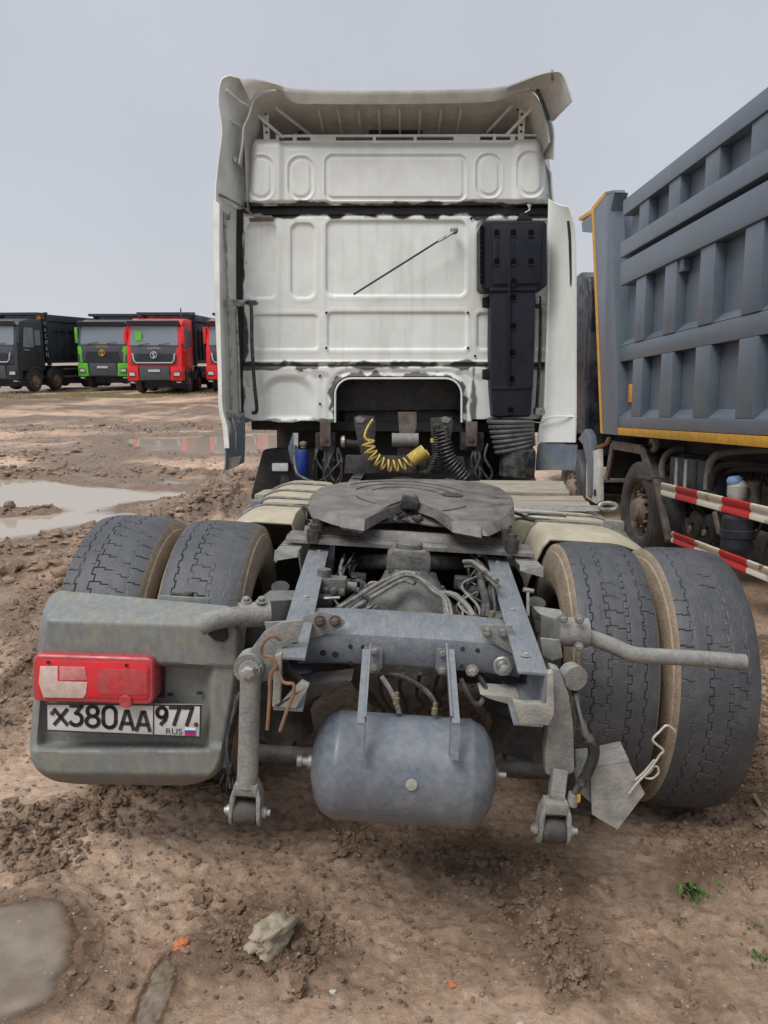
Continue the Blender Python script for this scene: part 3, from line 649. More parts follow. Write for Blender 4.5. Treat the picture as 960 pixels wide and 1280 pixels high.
# ---- air tank under the crossmember, two hanging straps
ta, tb = U(389, 952, -.93), U(619, 968, -.93); ax = (tb-ta); Lt = ax.length; ax.normalize(); R = .152
mid = (ta+tb)/2
tank = P(MB().lathe([(0, -Lt/2), (.05, -Lt/2+.004), (.10, -Lt/2+.018), (.135, -Lt/2+.042), (.149, -Lt/2+.07), (R, -Lt/2+.075), (R+.002, -Lt/2+.082), (R, -Lt/2+.09), (R, Lt/2-.09), (R+.002, Lt/2-.082), (R, Lt/2-.075), (.149, Lt/2-.07), (.135, Lt/2-.042), (.10, Lt/2-.018), (.05, Lt/2-.004), (0, Lt/2)], mid, ax, 64), 'air_tank', 'tank_paint', ang=60)
P(MB().lathe([(.022, 0), (.022, .012), (.013, .013), (.013, .03), (.017, .031), (.017, .045), (0, .046)], ta-ax*-.004, -ax, 14), 'drain_port', 'steel', parent=tank)
P(MB().lathe([(.02, 0), (.02, .01), (.009, .012), (.009, .035), (0, .036)], tb-ax*.004, ax, 12), 'drain_port', 'steel', parent=tank)
P(MB().lathe([(.016, 0), (.016, .003), (0, .004)], mid+Vector((.02, -R-.001, .03)), (0, -1, .15), 16), 'tank_boss', 'frame_dust', parent=tank)
for xt, xb, sd in ((458, 449, 1), (563, 568, -1)):
    hd = plate('strap_head', [(xt-3, 808), (xt+20*sd, 810), (xt+20*sd, 834), (xt+15*sd, 842), (xt-3, 842)] if sd > 0 else [(xt+3, 812), (xt-17, 810), (xt-19, 836), (xt-14, 844), (xt+3, 846)], -.808, .006, 'frame_paint')
    for y in (813, 834): bolt_part(xt+10*sd, y+(3 if sd < 0 else 0), -.809, .010, .012, 'cast_dust', hd)
    mb = MB(); a0, a1, a2 = U(xt, 812, -.86), U(xb+2, 905, -1.075), U(xb, 950, -1.10)
    for p, q in ((a0, a1), (a1, a2)):
        mb.beam(p, q, .022, .006, (0, 1, 0)); mb.beam(p+Vector((.011*sd, .02, 0)), q+Vector((.011*sd, .02, 0)), .005, .042, (0, 1, 0))
    P(mb, 'tank_strap', 'frame_paint', parent=tank)

# ---- hanging links with bushes (left straight tube, right welded bracket)
def fork(x, y, Y, mat='cast_dust', nm='link_fork', r=.036):
    c = U(x, y, Y); mb = MB()
    for sd in (-1, 1):
        pts = []
        for k in range(9):
            g = pi+pi*k/8; pts.append(c+Vector((sd*.034, r*1.05*cos(g), r*1.05*sin(g))))
        pts += [c+Vector((sd*.034, .028, .055)), c+Vector((sd*.024, .02, .085)), c+Vector((sd*.024, -.02, .085)), c+Vector((sd*.034, -.028, .055))]
        mb.prism(pts, (sd*.010, 0, 0))
    mb.box(c+Vector((-.032, -.026, .058)), c+Vector((.032, .026, .09)))
    f = P(mb, nm, mat, bevel=.004)
    P(MB().lathe([(.010, -.032), (.034, -.032), (.036, -.026), (.036, .026), (.034, .032), (.010, .032)], c, (1, 0, 0), 24), 'rubber_bush', 'rubber_dark', parent=f)
    P(MB().lathe([(0, -.062), (.010, -.062), (.010, -.056), (.016, -.055), (.016, -.044), (.009, -.043), (.009, .043), (.016, .044), (.016, .056), (.010, .057), (.010, .068), (0, .068)], c, (1, 0, 0), 12), 'pivot_bolt', 'steel', parent=f)
    return c
c0 = fork(308, 1014, -1.02)
lt = U(314, 832, -1.02)
P(MB().tube([lt, lt.lerp(c0, .75), c0+Vector((0, 0, .08))], [.029, .029, .032], 20), 'hanging_link', 'cast_dust')
plate('link_bracket', [(300, 838), (306, 822), (330, 790), (352, 778), (380, 775), (372, 800), (350, 812), (343, 850), (330, 852), (318, 848)], -1.0, .012, 'cast_dust')
P(MB().lathe([(.042, -.03), (.042, .03), (.0, .031)], U(313, 832, -.99), (0, -1, 0), 20), 'link_eye', 'cast_dust')
bolt_part(312, 838, -1.03, .020, .025, 'steel')
c1 = fork(691, 1037, -1.02)
plate('hanger_bracket', [(688, 834), (700, 838), (712, 870), (717, 905), (719, 965), (700, 975), (682, 968), (681, 940), (686, 900), (688, 870)], -.99, .05, 'cast_dust', bevel=.008)
P(MB().tube([U(699, 960, -.98), c1.lerp(U(699, 960, -.98), .5), c1+Vector((0, 0, .08))], [.030, .029, .032], 4), 'hanging_link', 'cast_dust', bevel=.006)
P(MB().lathe([(.036, -.02), (.036, .02), (.0, .021)], U(716, 845, -.93), (.3, -1, 0), 18), 'link_eye', 'cast_dust')

# ---- loose bracket with wire hook at the right
br = P(MB().prism([U(x, y, -.98) for x, y in ((738, 962), (786, 952), (806, 992), (772, 1037), (740, 1018))], (0, .004, 0)), 'angle_plate', 'frame_dust')
P(MB().prism([U(738, 962, -.98), U(786, 952, -.98), U(775, 928, -.80), U(742, 935, -.78)], (0, 0, .004)), 'angle_flange', 'cast_dust', parent=br)
P(MB().prism([U(716, 960, -.97), U(742, 958, -.97), U(740, 1005, -.97), U(724, 990, -.97)], (0, .005, 0)), 'angle_web', 'cast_dust', parent=br)
P(MB().prism([U(719, 938, -.96), U(748, 934, -.90), U(742, 962, -.96), U(720, 968, -.97)], (0, .006, 0)), 'angle_arm', 'cast_dust', parent=br)
pipe('wire_hook', [(786, 992, -.99), (797, 978, -.99), (812, 962, -.99), (824, 945, -.99), (829, 938, -.99), (820, 930, -.99), (816, 924, -.99), (824, 915, -.99), (833, 907, -.99), (841, 911, -.99), (844, 915, -.99)], .0035, 'wire_steel')
pipe('wire_hook', [(794, 975, -.985), (806, 964, -.985), (818, 950, -.985), (815, 962, -.985), (806, 971, -.985), (815, 973, -.985), (823, 966, -.985), (821, 958, -.985), (813, 960, -.985)], .003, 'wire_steel')
pipe('hose', [(716, 850, -.9), (722, 880, -.95), (731, 915, -1.0), (738, 928, -1.0), (741, 940, -1.0), (734, 965, -1.0), (722, 985, -1.0), (717, 997, -1.0)], .011, 'hose_black')
pipe('hose_sleeve', [(732, 922, -1.0), (740, 928, -1.0), (742, 944, -1.0), (734, 966, -1.0), (726, 980, -1.0)], .017, 'hose_black')
P(MB().cyl(U(718, 992, -1.0), U(714, 1006, -1.0), .017, 12), 'hose_coupling', 'cast_dust')
P(MB().box(U(721, 1003, -1.015), U(725, 992, -1.005)), 'yellow_tag', 'yellow_paint')

# ---- mudguard carriers
def arm(pts_top, pts_low, Y0, Y1, mat='frame_dust'):
    return P(MB().prism([U(x, y, Y0) for x, y in pts_top], (0, Y1-Y0, 0)), 'carrier_arm', mat, bevel=.004)
def carrier(sd, tri, clampc):
    mb = MB()
    a, b, c, d = [U(x, y, Y) for x, y, Y in tri]
    mb.prism([a, b, c, d], (0, 0, -.008)); mb.prism([a, b, U(tri[1][0], tri[1][1]+35, tri[1][2]), U(tri[0][0], tri[0][1]+12, tri[0][2])], (0, .008, 0))
    P(mb, 'carrier_arm', 'cast_dust')
carrier(-1, ((318, 752, -.72), (366, 750, -.55), (372, 738, -.42), (338, 738, -.60)), None)
carrier(1, ((712, 778, -.70), (676, 768, -.58), (664, 757, -.42), (700, 762, -.55)), None)
cl = P(MB().cyl(U(298, 769, -.79), U(337, 767, -.76), .038, 20), 'clamp', 'cast_dust')
for x in (308, 327): bolt_part(x, 752, -.78, .011, .014, 'cast_dust', cl, (0, -.3, 1))
t0 = [(335, 767, -.76), (300, 770, -.80), (278, 773, -.825), (262, 777, -.84), (250, 783, -.845)]
pipe('carrier_tube', t0, [.030]*25 if False else .030, 'cast_dust', seg=20, n=6)
cr = P(MB().cyl(U(697, 789, -.72), U(734, 791, -.72), .046, 20), 'clamp', 'cast_dust')
for x, y in ((704, 773), (724, 774), (723, 808)): bolt_part(x, y, -.765, .010, .014, 'cast_dust', cr)
pipe('carrier_tube', [(720, 795, -.72), (740, 798, -.72), (765, 807, -.73), (788, 817, -.74), (812, 820, -.74), (870, 823, -.74), (931, 828, -.74)], .025, 'cast_dust', seg=20, n=8)
plate('carrier_cheek', [(664, 760), (684, 775), (700, 800), (690, 802), (670, 790)], -.58, .01, 'dark_iron')
plate('carrier_plate', [(676, 798), (700, 800), (704, 822), (690, 826), (678, 820)], -.80, .012, 'cast_dust')
plate('carrier_plate', [(330, 778), (372, 776), (352, 800), (336, 802)], -.86, .012, 'cast_dust')

# ---- left rear mudguard with tail lamp and number plate
L_ = [(738, 75), (745, 62), (760, 55), (790, 48), (830, 46), (870, 42), (920, 38), (940, 37), (952, 40), (962, 46), (970, 55), (976, 67), (979, 80), (980, 96)]
R_ = [(762, 292), (764, 297), (768, 301), (790, 303), (830, 302), (870, 297), (920, 288), (940, 284), (952, 281), (962, 276), (970, 268), (976, 257), (980, 244), (982, 230)]
def interp(T, y): return float(np.interp(y, [a for a, b in T], [b for a, b in T]))
def fender():
    mb = MB(); nu, nv = 90, 90
    def fn(i, j):
        u = i/(nu-1); v = j/(nv-1)
        yl = 738+v*(980-738); yr = 758+v*(982-758)
        x = interp(L_, yl)*(1-u)+interp(R_, yr)*u; y = yl*(1-u)+yr*u
        top = float(smooth(778, 738, y-8*u))                       # upper face leaning forward
        ledge = float(smooth(830, 826, y-6*u)); lip = float(smooth(926, 940, y))
        fr = float(smooth(254, 270, x+.06*(y-830))); lf = float(smooth(60, 44, x))
        d = -.80+.055*(1-max(ledge, lip, fr, .6*lf)) + top*.15 + .012*(1-ledge)*(1-lip)
        ed = min(u, 1-u)*255; eb = (1-v)*240; d += .07*(max(0, 1-ed/9))**2+.10*(max(0, 1-eb/16))**2
        return U(x, y, d)
    mb.grid(nu, nv, fn); return P(mb, 'mudguard', 'fender_plastic', solid=.005, ang=60)
fd = fender()
# rear edge of mudguard top that is notched round the tyres
plate('mudguard_brace', [(212, 742), (240, 741), (242, 752), (214, 753)], -.63, .02, 'hose_black', parent=fd)
for x, y in ((110, 762), (219, 766)): P(MB().lathe([(.012, 0), (.012, .004), (.006, .004), (0, .001)], U(x, y, -.695), (0, -.75, .6), 14), 'rivet', 'hose_black', parent=fd)
plate('mudguard_panel', [(198, 744), (262, 748), (262, 772), (205, 766)], -.66, .012, 'fender_plastic', parent=fd, bevel=.008)
plate('mudguard_panel', [(96, 752), (122, 753), (120, 768), (92, 766)], -.69, .01, 'fender_plastic', parent=fd, bevel=.008)
plate('carrier_socket', [(258, 792), (268, 786), (282, 786), (285, 798), (280, 803), (268, 801)], -.812, .03, 'soot_black', parent=fd)
for x, y in ((213, 824), (249, 827), (212, 868), (249, 866)): plate('slot', [(x-3, y-1), (x+4, y-1), (x+4, y+2), (x-3, y+2)], -.752, .004, 'soot_black', parent=fd, bevel=0)
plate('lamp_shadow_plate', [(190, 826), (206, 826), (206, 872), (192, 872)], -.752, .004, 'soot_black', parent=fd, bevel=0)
# tail lamp
def rrect(x0, y0, x1, y1, r, n=5, skew=0):
    out = []
    for cx, cy, a in ((x1-r, y0+r, -90), (x1-r, y1-r, 0), (x0+r, y1-r, 90), (x0+r, y0+r, 180)):
        for k in range(n+1):
            g = radians(a+90*k/n); out.append((cx+r*cos(g), cy+r*sin(g)+skew*(cx+r*cos(g)-x0)))
    return out
TL = plate('tail_lamp', rrect(40, 818, 192, 877, 9, 5, .032), -.83, .10, 'lens_dark_red', bevel=.012, seg=3)
plate('lamp_lens', rrect(47, 825, 186, 870, 7, 5, .032), -.834, .008, 'lens_red', parent=TL, bevel=.003)
plate('reversing_lens', [(50, 833), (72, 833), (72, 852), (109, 853), (107, 868), (104, 873), (54, 872), (48, 853)], -.8365, .008, 'lens_clear', parent=TL, bevel=.002)
plate('fog_lens', [(74, 833), (106, 834), (109, 850), (74, 851)], -.8362, .006, 'lens_pink', parent=TL, bevel=.002)
plate('indicator_lens', rrect(122, 836, 184, 868, 5, 4, .032), -.836, .006, 'lens_dark_red', parent=TL, bevel=.002)
P(MB().lathe([(.0, 0), (.021, 0), (.018, .006), (0, .004)], U(157, 877, -.836), (0, -1, 0), 20), 'reflector', 'lens_dark_red', parent=TL)
for x, y in ((60, 828), (158, 832)): P(MB().lathe([(.006, 0), (.004, .001), (0, -.002)], U(x, y, -.8375), (0, -1, 0), 10), 'screw_hole', 'soot_black', parent=TL)
# number plate
q = [U(x, y, -.805) for x, y in ((56.5, 879), (252.5, 880.5), (251.5, 922.5), (57, 913.5))]
NPL = P(MB().prism(q, (0, .003, 0)), 'number_plate', 'plate_white', bevel=.001)
def on_plate(u, v, out=.0012):     # u,v in 0..1 from the top left corner
    p = q[0].lerp(q[1], u).lerp(q[3].lerp(q[2], u), v); return p+Vector((0, -out, 0))
def plate_text(txt, u0, u1, v0, v1, name='plate_lettering', mat='print_black', bold=.0):
    me = text_mesh(txt, 1.0); xs = [v.co.x for v in me.vertices]; ys = [v.co.y for v in me.vertices]
    x0, x1, y0, y1 = min(xs), max(xs), min(ys), max(ys)
    for v in me.vertices: v.co = on_plate(u0+(u1-u0)*(v.co.x-x0)/(x1-x0), v1+(v0-v1)*(v.co.y-y0)/(y1-y0))
    me.materials.append(M[mat]); o = place(me, name, NPL, FC, 0); return o
def bold_text(txt, u0, u1, v0, v1, w=.004):
    for k, dx in enumerate((-w, 0, w)):
        plate_text(txt, u0+dx, u1+dx, v0, v1, 'plate_lettering')
def stroke(pts, wd=.0118, name='plate_character'):
    """characters drawn as rounded strokes like the stamped plate font; pts: list of polylines in plate u,v"""
    mb = MB()
    for pl in pts:
        P3 = [on_plate(u, v, .0016) for u, v in pl]
        for a, b in zip(P3[:-1], P3[1:]):
            d = (b-a); n = Vector((-d.z, 0, d.x)).normalized()*wd/2; e = d.normalized()*wd*.35
            mb.add([a-e+n, a-e-n, b+e-n, b+e+n], [(0, 1, 2, 3)])
    return P(mb, name, 'print_black', parent=NPL, ang=0)
def arc(cx, cy, rx, ry, a0, a1, n=10): return [(cx+rx*cos(radians(a0+(a1-a0)*k/n)), cy+ry*sin(radians(a0+(a1-a0)*k/n))) for k in range(n+1)]
def ch(c, u, v, w, h):
    S = {'X': [[(0, 0), (1, 1)], [(1, 0), (0, 1)]], 'A': [[(0, 1), (.42, 0), (.58, 0), (1, 1)], [(.18, .68), (.82, .68)]],
         '3': [[(.05, .0), (.95, .0), (.45, .38)], arc(.45, .68, .5, .31, -90, 150, 10)],
         '8': [arc(.5, .25, .42, .24, 0, 360, 14), arc(.5, .74, .5, .26, 0, 360, 14)],
         '0': [arc(.5, .3, .5, .3, 180, 360, 8)+arc(.5, .7, .5, .3, 0, 180, 8)+[(0, .3)]],
         '9': [arc(.5, .3, .48, .3, 0, 360, 14), [(.98, .3), (.98, .5), (.85, .75), (.45, 1)]],
         '7': [[(0, 0), (1, 0), (.45, 1)]]}[c]
    stroke([[(u+w*a, v+h*b) for a, b in pl] for pl in S])
for c_, u, w, v, h in (('X', .060, .080, .22, .52), ('3', .160, .080, .08, .68), ('8', .264, .080, .08, .70), ('0', .372, .080, .09, .70), ('A', .482, .084, .24, .58), ('A', .586, .084, .26, .58)): ch(c_, u, v, w, h)
for c_, u, w in (('9', .715, .062), ('7', .798, .062), ('7', .880, .060)): ch(c_, u, .10, w, .52)
plate_text('RUS', .775, .878, .74, .92)
for nm, v0, v1 in (('print_white', .69, .775), ('print_blue', .775, .855), ('print_red', .855, .94)):
    P(MB().add([on_plate(.895, v0, .0015), on_plate(.965, v0, .0015), on_plate(.965, v1, .0015), on_plate(.895, v1, .0015)], [(0, 1, 2, 3)]), 'flag_band', nm, parent=NPL, ang=0)
for u, v0, v1 in ((.690, .03, .97),): P(MB().add([on_plate(u, v0, .0015), on_plate(u+.008, v0, .0015), on_plate(u+.008, v1, .0015), on_plate(u, v1, .0015)], [(0, 1, 2, 3)]), 'plate_divider', 'print_black', parent=NPL, ang=0)
bd = MB(); i_ = .012; j_ = .05
for a in (((0, 0), (1, 0), (1, j_), (0, j_)), ((0, 1-j_), (1, 1-j_), (1, 1), (0, 1)), ((0, j_), (i_, j_), (i_, 1-j_), (0, 1-j_)), ((1-i_, j_), (1, j_), (1, 1-j_), (1-i_, 1-j_))):
    bd.add([on_plate(u, v, .0014) for u, v in a], [(0, 1, 2, 3)])
P(bd, 'plate_border', 'print_black', parent=NPL, ang=0)
for u, v in ((.045, .35), (.965, .60)): P(MB().bolt(on_plate(u, v, 0), (0, -1, 0), .005, .005), 'bolt', 'rust', parent=NPL)
# copper wires hooked on the left rail end
pipe('loose_wire', [(352, 800, -1.07), (340, 795, -1.08), (328, 805, -1.08), (328, 818, -1.08), (340, 822, -1.08), (345, 832, -1.08), (338, 845, -1.08), (337, 870, -1.08), (335, 900, -1.08), (334, 912, -1.08)], .005, 'copper_wire')
pipe('loose_wire', [(345, 830, -1.07), (352, 850, -1.08), (358, 854, -1.08), (367, 856, -1.08), (366, 870, -1.08), (358, 890, -1.08), (350, 914, -1.08)], .005, 'copper_wire')
pipe('lamp_cable', [(300, 865, -.85), (290, 900, -.87), (284, 930, -.88), (286, 955, -.90), (288, 985, -.90)], .006, 'hose_black')
pipe('lamp_cable', [(296, 868, -.83), (294, 890, -.85), (288, 925, -.86), (282, 960, -.88)], .008, 'hose_black')
P(MB().box(U(282, 968, -.92), U(292, 952, -.89)), 'cable_plug', 'hose_black', bevel=.003)
for k in range(4):
    a = 280+k*5; pipe('loose_wire', [(a, 968, -.90), (a-6+k*4, 985, -.91), (a+2, 1000, -.90), (a+6, 1006, -.9)], .0018, 'hose_black', seg=5)

# ---- fifth wheel coupling
def UP(px, py, zc, s, fr=CH):     # on the tilted plane z = zc + s*Y
    o = fr.inverted() @ Vector((0, 0, CAM_H)); t = survey(px, py, 1, 1.0, fr); d = t-o
    k = (zc+s*o.y-o.z)/(d.z-s*d.y); return o+d*k
rim_ = [(388, 626), (389, 618), (400, 609), (424, 603), (455, 600), (505, 598), (560, 599), (600, 602), (625, 609), (640, 621), (641, 632), (632, 643), (601, 658), (568, 651), (548, 637), (530, 630), (518, 626), (500, 626), (488, 630), (472, 640), (454, 650), (428, 645), (402, 636)]
rim3 = [UP(x, y, 1.090, .075) for x, y in rim_]
mb = MB(); n = len(rim3); top = rim3; ins = [p+Vector((0, 0, 0)) for p in top]
mb.add(top, [tuple(range(n))])
def skirt(i): return .018 if i < 11 else (.05 if i < 13 else .04)
low = []
cx = Vector((.0, .35, 1.1))
for i, p in enumerate(top):
    o = (p-cx); o.z = 0; o.normalize(); k = .05 if i in (12, 13, 20, 21, 11, 22) else .012
    low.append(p+o*(k*(.25 if 13 < i < 20 else 1))+Vector((0, 0, -.034)))
mb.add(top+low, [(i, (i+1) % n, n+(i+1) % n, n+i) for i in range(n)]); mb.add(low, [tuple(range(n-1, -1, -1))])
FW = P(mb, 'fifth_wheel', 'grease', bevel=.009, ang=40, weld=True)
mb = MB()
for s_ in (-1, 1):
    A = [UP(x, y, 1.085, .075) for x, y in (((602, 660), (568, 653), (545, 636), (516, 627)) if s_ > 0 else ((428, 647), (454, 652), (476, 638), (506, 627)))]
    B = [a+Vector((0, -.05*f, -.038)) for a, f in zip(A, (1, 1, .6, .2))]; mb.strip(A, B)
P(mb, 'throat_ramp', 'grease', parent=FW, solid=.012)
P(MB().prism([UP(x, y, z, .075) for x, y, z in ((496, 629, 1.07), (522, 629, 1.07), (545, 640, 1.06), (570, 657, 1.035), (540, 655, 1.02), (512, 650, 1.02), (482, 651, 1.02), (450, 655, 1.035), (474, 642, 1.06))], (0, 0, -.012)), 'throat_plate', 'grease', parent=FW, bevel=.003)
jaw = MB(); jc = UP(511, 634, 1.075, .075)
jaw.prism([jc+Vector(v) for v in ((-.03, 0, -.01), (.035, 0, -.01), (.045, 0, .03), (.03, 0, .05), (.012, 0, .042), (-.012, 0, .046), (-.028, 0, .048), (-.036, 0, .02))], (0, .07, 0))
P(jaw, 'locking_jaw', 'dark_iron', parent=FW, bevel=.006)
gr = MB(); rg = np.random.RandomState(5)
for k in range(26):
    a = UP(478+rg.uniform(0, 66), 632+rg.uniform(0, 16), 1.05, .075); r = rg.uniform(.008, .02); gr.lathe([(0, -r*.7), (r*.8, -r*.4), (r, 0), (r*.7, r*.5), (0, r*.7)], a+Vector((0, 0, -.012)), (rg.uniform(-1, 1), rg.uniform(-1, 1), 1), 7)
P(gr, 'grease_lumps', 'dark_iron', parent=FW, ang=50)['kind'] = 'stuff'
P(MB().lathe([(.05, 0), (.052, .004), (.045, .006), (.035, .002), (0, .002)], UP(565, 619, 1.0905, .075), (0, -.075, 1), 20), 'worn_patch', 'dark_iron', parent=FW)
fc = UP(508, 619, 1.0905, .075)
for r_, a0, a1 in ((.17, 20, 160), (.24, 12, 168), (.31, 30, 150), (.24, 200, 235), (.30, 300, 330)):
    pts = [Vector((fc.x+r_*cos(radians(a)), fc.y+r_*1.15*sin(radians(a)), 0)) for a in np.linspace(a0, a1, 22)]
    P(MB().tube([Vector((p.x, p.y, 1.0895+.075*p.y)) for p in pts], .0045, 6), 'grease_groove', 'dark_iron', parent=FW)
# pedestals, hinge shafts and corrugated mounting plate
for s_ in (-1, 1):
    P(MB().prism([(s_*.36, .05, .985), (s_*.36, .45, .985), (s_*.36, .33, 1.07), (s_*.36, .17, 1.07)], (s_*.05, 0, 0)), 'pedestal', 'dark_iron', bevel=.01)
    P(MB().cyl((s_*.33, .25, 1.055), (s_*.44, .25, 1.055), .035, 16), 'hinge_pin', 'dark_iron')
P(xsec(-.43, .45, [(.75, .985), (.52, .985), (.48, 1.0), (.40, 1.0), (.36, .985), (.15, .985), (.12, 1.015), (.07, 1.02), (.04, .995), (.0, .998), (-.005, .995)], 6), 'mounting_plate', 'grease', solid=.010, ang=40)
mp = P(xsec(-.49, .50, [(.12, .990), (.03, .990), (.0, .994), (-.03, .990), (-.043, .982), (-.045, .968)], 8), 'mounting_angle', 'grease', solid=.010, ang=40)
for x, y in ((392, 668), (640, 680)): P(MB().lathe([(.028, -.03), (.028, .02), (.018, .022), (.018, .04), (0, .04)], U(x, y, -.03), (0, 0, 1), 8), 'mount_bolt', 'dark_iron', parent=mp)
for x, y, Y in ((398, 648, .02), (632, 660, .02)):
    P(MB().cyl(U(x, y+14, Y), U(x, y, Y), .022, 12), 'mount_spacer', 'dark_iron')

# ---- valves, hoses and cable bundles between the rails
def bundle(name, pts, n, sp, r, mat):
    for k in range(n):
        o = Vector((random.uniform(-sp, sp), random.uniform(-sp, sp), random.uniform(-sp, sp)))
        q = [U(x+random.uniform(-1.5, 1.5), y+random.uniform(-1.5, 1.5), Y)+o for x, y, Y in pts]; P(MB().tube(spline(q, 5), r, 7), name, mat)
bundle('cable', [(425, 766, -.55), (445, 752, -.45), (470, 738, -.38), (494, 724, -.30), (508, 720, -.28), (520, 724, -.30)], 5, .012, .008, 'cable_grey')
bundle('cable', [(508, 720, -.28), (524, 726, -.32), (545, 742, -.40), (556, 752, -.48), (560, 765, -.55), (563, 778, -.62)], 4, .010, .006, 'cable_grey')
bundle('cable', [(420, 764, -.55), (432, 768, -.58), (456, 764, -.55), (466, 756, -.5)], 3, .014, .005, 'cable_grey')
bundle('cable', [(455, 738, -.30), (460, 730, -.30), (468, 730, -.30), (472, 738, -.32), (462, 742, -.34)], 2, .008, .006, 'cable_grey')
bundle('air_hose', [(580, 706, -.15), (592, 706, -.2), (602, 714, -.3), (612, 722, -.42), (622, 730, -.5)], 2, .01, .009, 'cable_grey')
bundle('air_hose', [(603, 720, -.35), (602, 735, -.42), (607, 750, -.5), (606, 775, -.6)], 2, .008, .011, 'hose_black')
bundle('air_hose', [(614, 722, -.38), (613, 740, -.45), (618, 760, -.5), (616, 778, -.58)], 2, .008, .008, 'hose_black')
bundle('air_hose', [(592, 775, -.55), (580, 760, -.5), (566, 748, -.45), (552, 745, -.42)], 2, .01, .010, 'cable_grey')
bundle('air_hose', [(478, 843, -.8), (500, 846, -.82), (530, 862, -.85), (545, 880, -.9), (542, 892, -.92)], 1, .0, .008, 'hose_black')
bundle('air_hose', [(478, 846, -.82), (488, 862, -.85), (496, 878, -.88), (499, 893, -.92)], 1, .0, .008, 'cable_grey')
bundle('air_hose', [(600, 845, -.8), (606, 862, -.85), (598, 880, -.9), (586, 870, -.9), (576, 848, -.85)], 1, .0, .008, 'hose_black')
for x, y in ((495, 872), (543, 885)): P(MB().lathe([(.009, 0), (.009, .02), (.006, .022), (.006, .035), (0, .035)], U(x, y+8, -.92), (0, 0, 1), 8), 'hose_fitting', 'brass')
rs = random.Random(11)
for k in range(14):                                            # tangle of thin lines along both rails
    s_ = -1 if k % 2 else 1; x0 = 430 if s_ < 0 else 604
    pts = [(x0+s_*rs.uniform(-22, 8), 690+rs.uniform(0, 12), .05), (x0+s_*rs.uniform(-24, 10), 715+rs.uniform(-6, 10), -.15+rs.uniform(-.05, .05)), (x0+s_*rs.uniform(-30, 14), 738+rs.uniform(-8, 8), -.34), (x0+s_*rs.uniform(-36, 16), 762+rs.uniform(-6, 8), -.5), (x0+s_*rs.uniform(-40, 22), 790, -.66)]
    pipe('air_line', pts, rs.choice([.004, .005, .007]), rs.choice(['hose_black', 'hose_black', 'cable_grey']), seg=6)
for k in range(6):
    pipe('air_line', [(450+k*24+rs.uniform(-6, 6), 842, -.80), (455+k*22, 862+rs.uniform(-5, 8), -.7), (470+k*18+rs.uniform(-12, 12), 880, -.5), (480+k*14, 890, -.3)], .006, 'hose_black', seg=6)
for x, y, Y in ((404, 752, -.45), (598, 742, -.35), (448, 724, -.1), (578, 728, -.2)):
    o_ = U(x, y, Y); P(MB().box(o_-Vector((.03, .03, .022)), o_+Vector((.03, .03, .022))), 'valve_block', 'dark_iron', bevel=.006)
vb = MB(); v0 = U(415, 732, -.35)
vb.box(v0+Vector((-.06, -.03, -.03)), v0+Vector((.05, .04, .03))); vb.cyl(v0+Vector((-.03, 0, .02)), v0+Vector((-.03, 0, .06)), .025, 12); vb.cyl(v0+Vector((.05, 0, 0)), v0+Vector((.09, 0, .0)), .018, 10)
for k in range(4): vb.cyl(v0+Vector((-.05+.03*k, -.05, -.01)), v0+Vector((-.05+.03*k, .0, -.01)), .011, 8)
P(vb, 'relay_valve', 'cast_dark', bevel=.003)
P(MB().lathe([(.02, 0), (.028, .01), (.028, .05), (.02, .055), (.012, .07), (0, .07)], U(440, 734, -.30), (-1, 0, .1), 12), 'valve_port', 'hose_black')
P(MB().cyl(U(405, 748, -.5), U(425, 747, -.5), .005, 8), 'fitting', 'steel')
P(MB().lathe([(.03, 0), (.04, .015), (.04, .05), (.03, .06), (0, .06)], U(622, 776, -.56), (.2, -1, 0), 14), 'sensor', 'hose_black')
P(MB().cyl(U(614, 772, -.6), U(615, 764, -.6), .010, 8), 'fitting', 'brass')
P(MB().cyl(U(660, 740, -.45), U(660, 770, -.5), .006, 8), 'levelling_rod', 'cast_dust'); P(MB().cyl(U(654, 737, -.45), U(667, 739, -.45), .008, 8), 'levelling_lever', 'cast_dust')
# air springs with their pistons below the rails and the carrying beams
for s_ in (-1, 1):
    P(MB().lathe([(.02, 0), (.12, 0), (.135, .02), (.125, .05), (.137, .075), (.125, .10), (.135, .125), (.12, .15), (.02, .15)], (s_*.40, -.52, .53), (0, 0, 1), 24), 'air_spring', 'rubber_dark')
    P(MB().lathe([(.10, -.13), (.085, -.06), (.105, 0), (.02, 0)], (s_*.40, -.52, .53), (0, 0, 1), 20), 'spring_piston', 'dark_iron')
    P(MB().beam((s_*.40, -.66, .37), (s_*.42, .55, .42), .09, .06), 'spring_beam', 'dark_iron', bevel=.01)
    P(MB().cyl((s_*.45, -.2, .46), (s_*.45, -.42, .88), .032, 14), 'shock_absorber', 'dark_iron')
P(MB().cyl((-.5, -.75, .42), (.5, -.75, .42), .026, 12), 'stabiliser_bar', 'dark_iron')
for x in (.85, 1.75): P(MB().box((-.32, x, .72), (.32, x+.1, .92)), 'inner_crossmember', 'dark_iron', bevel=.01)

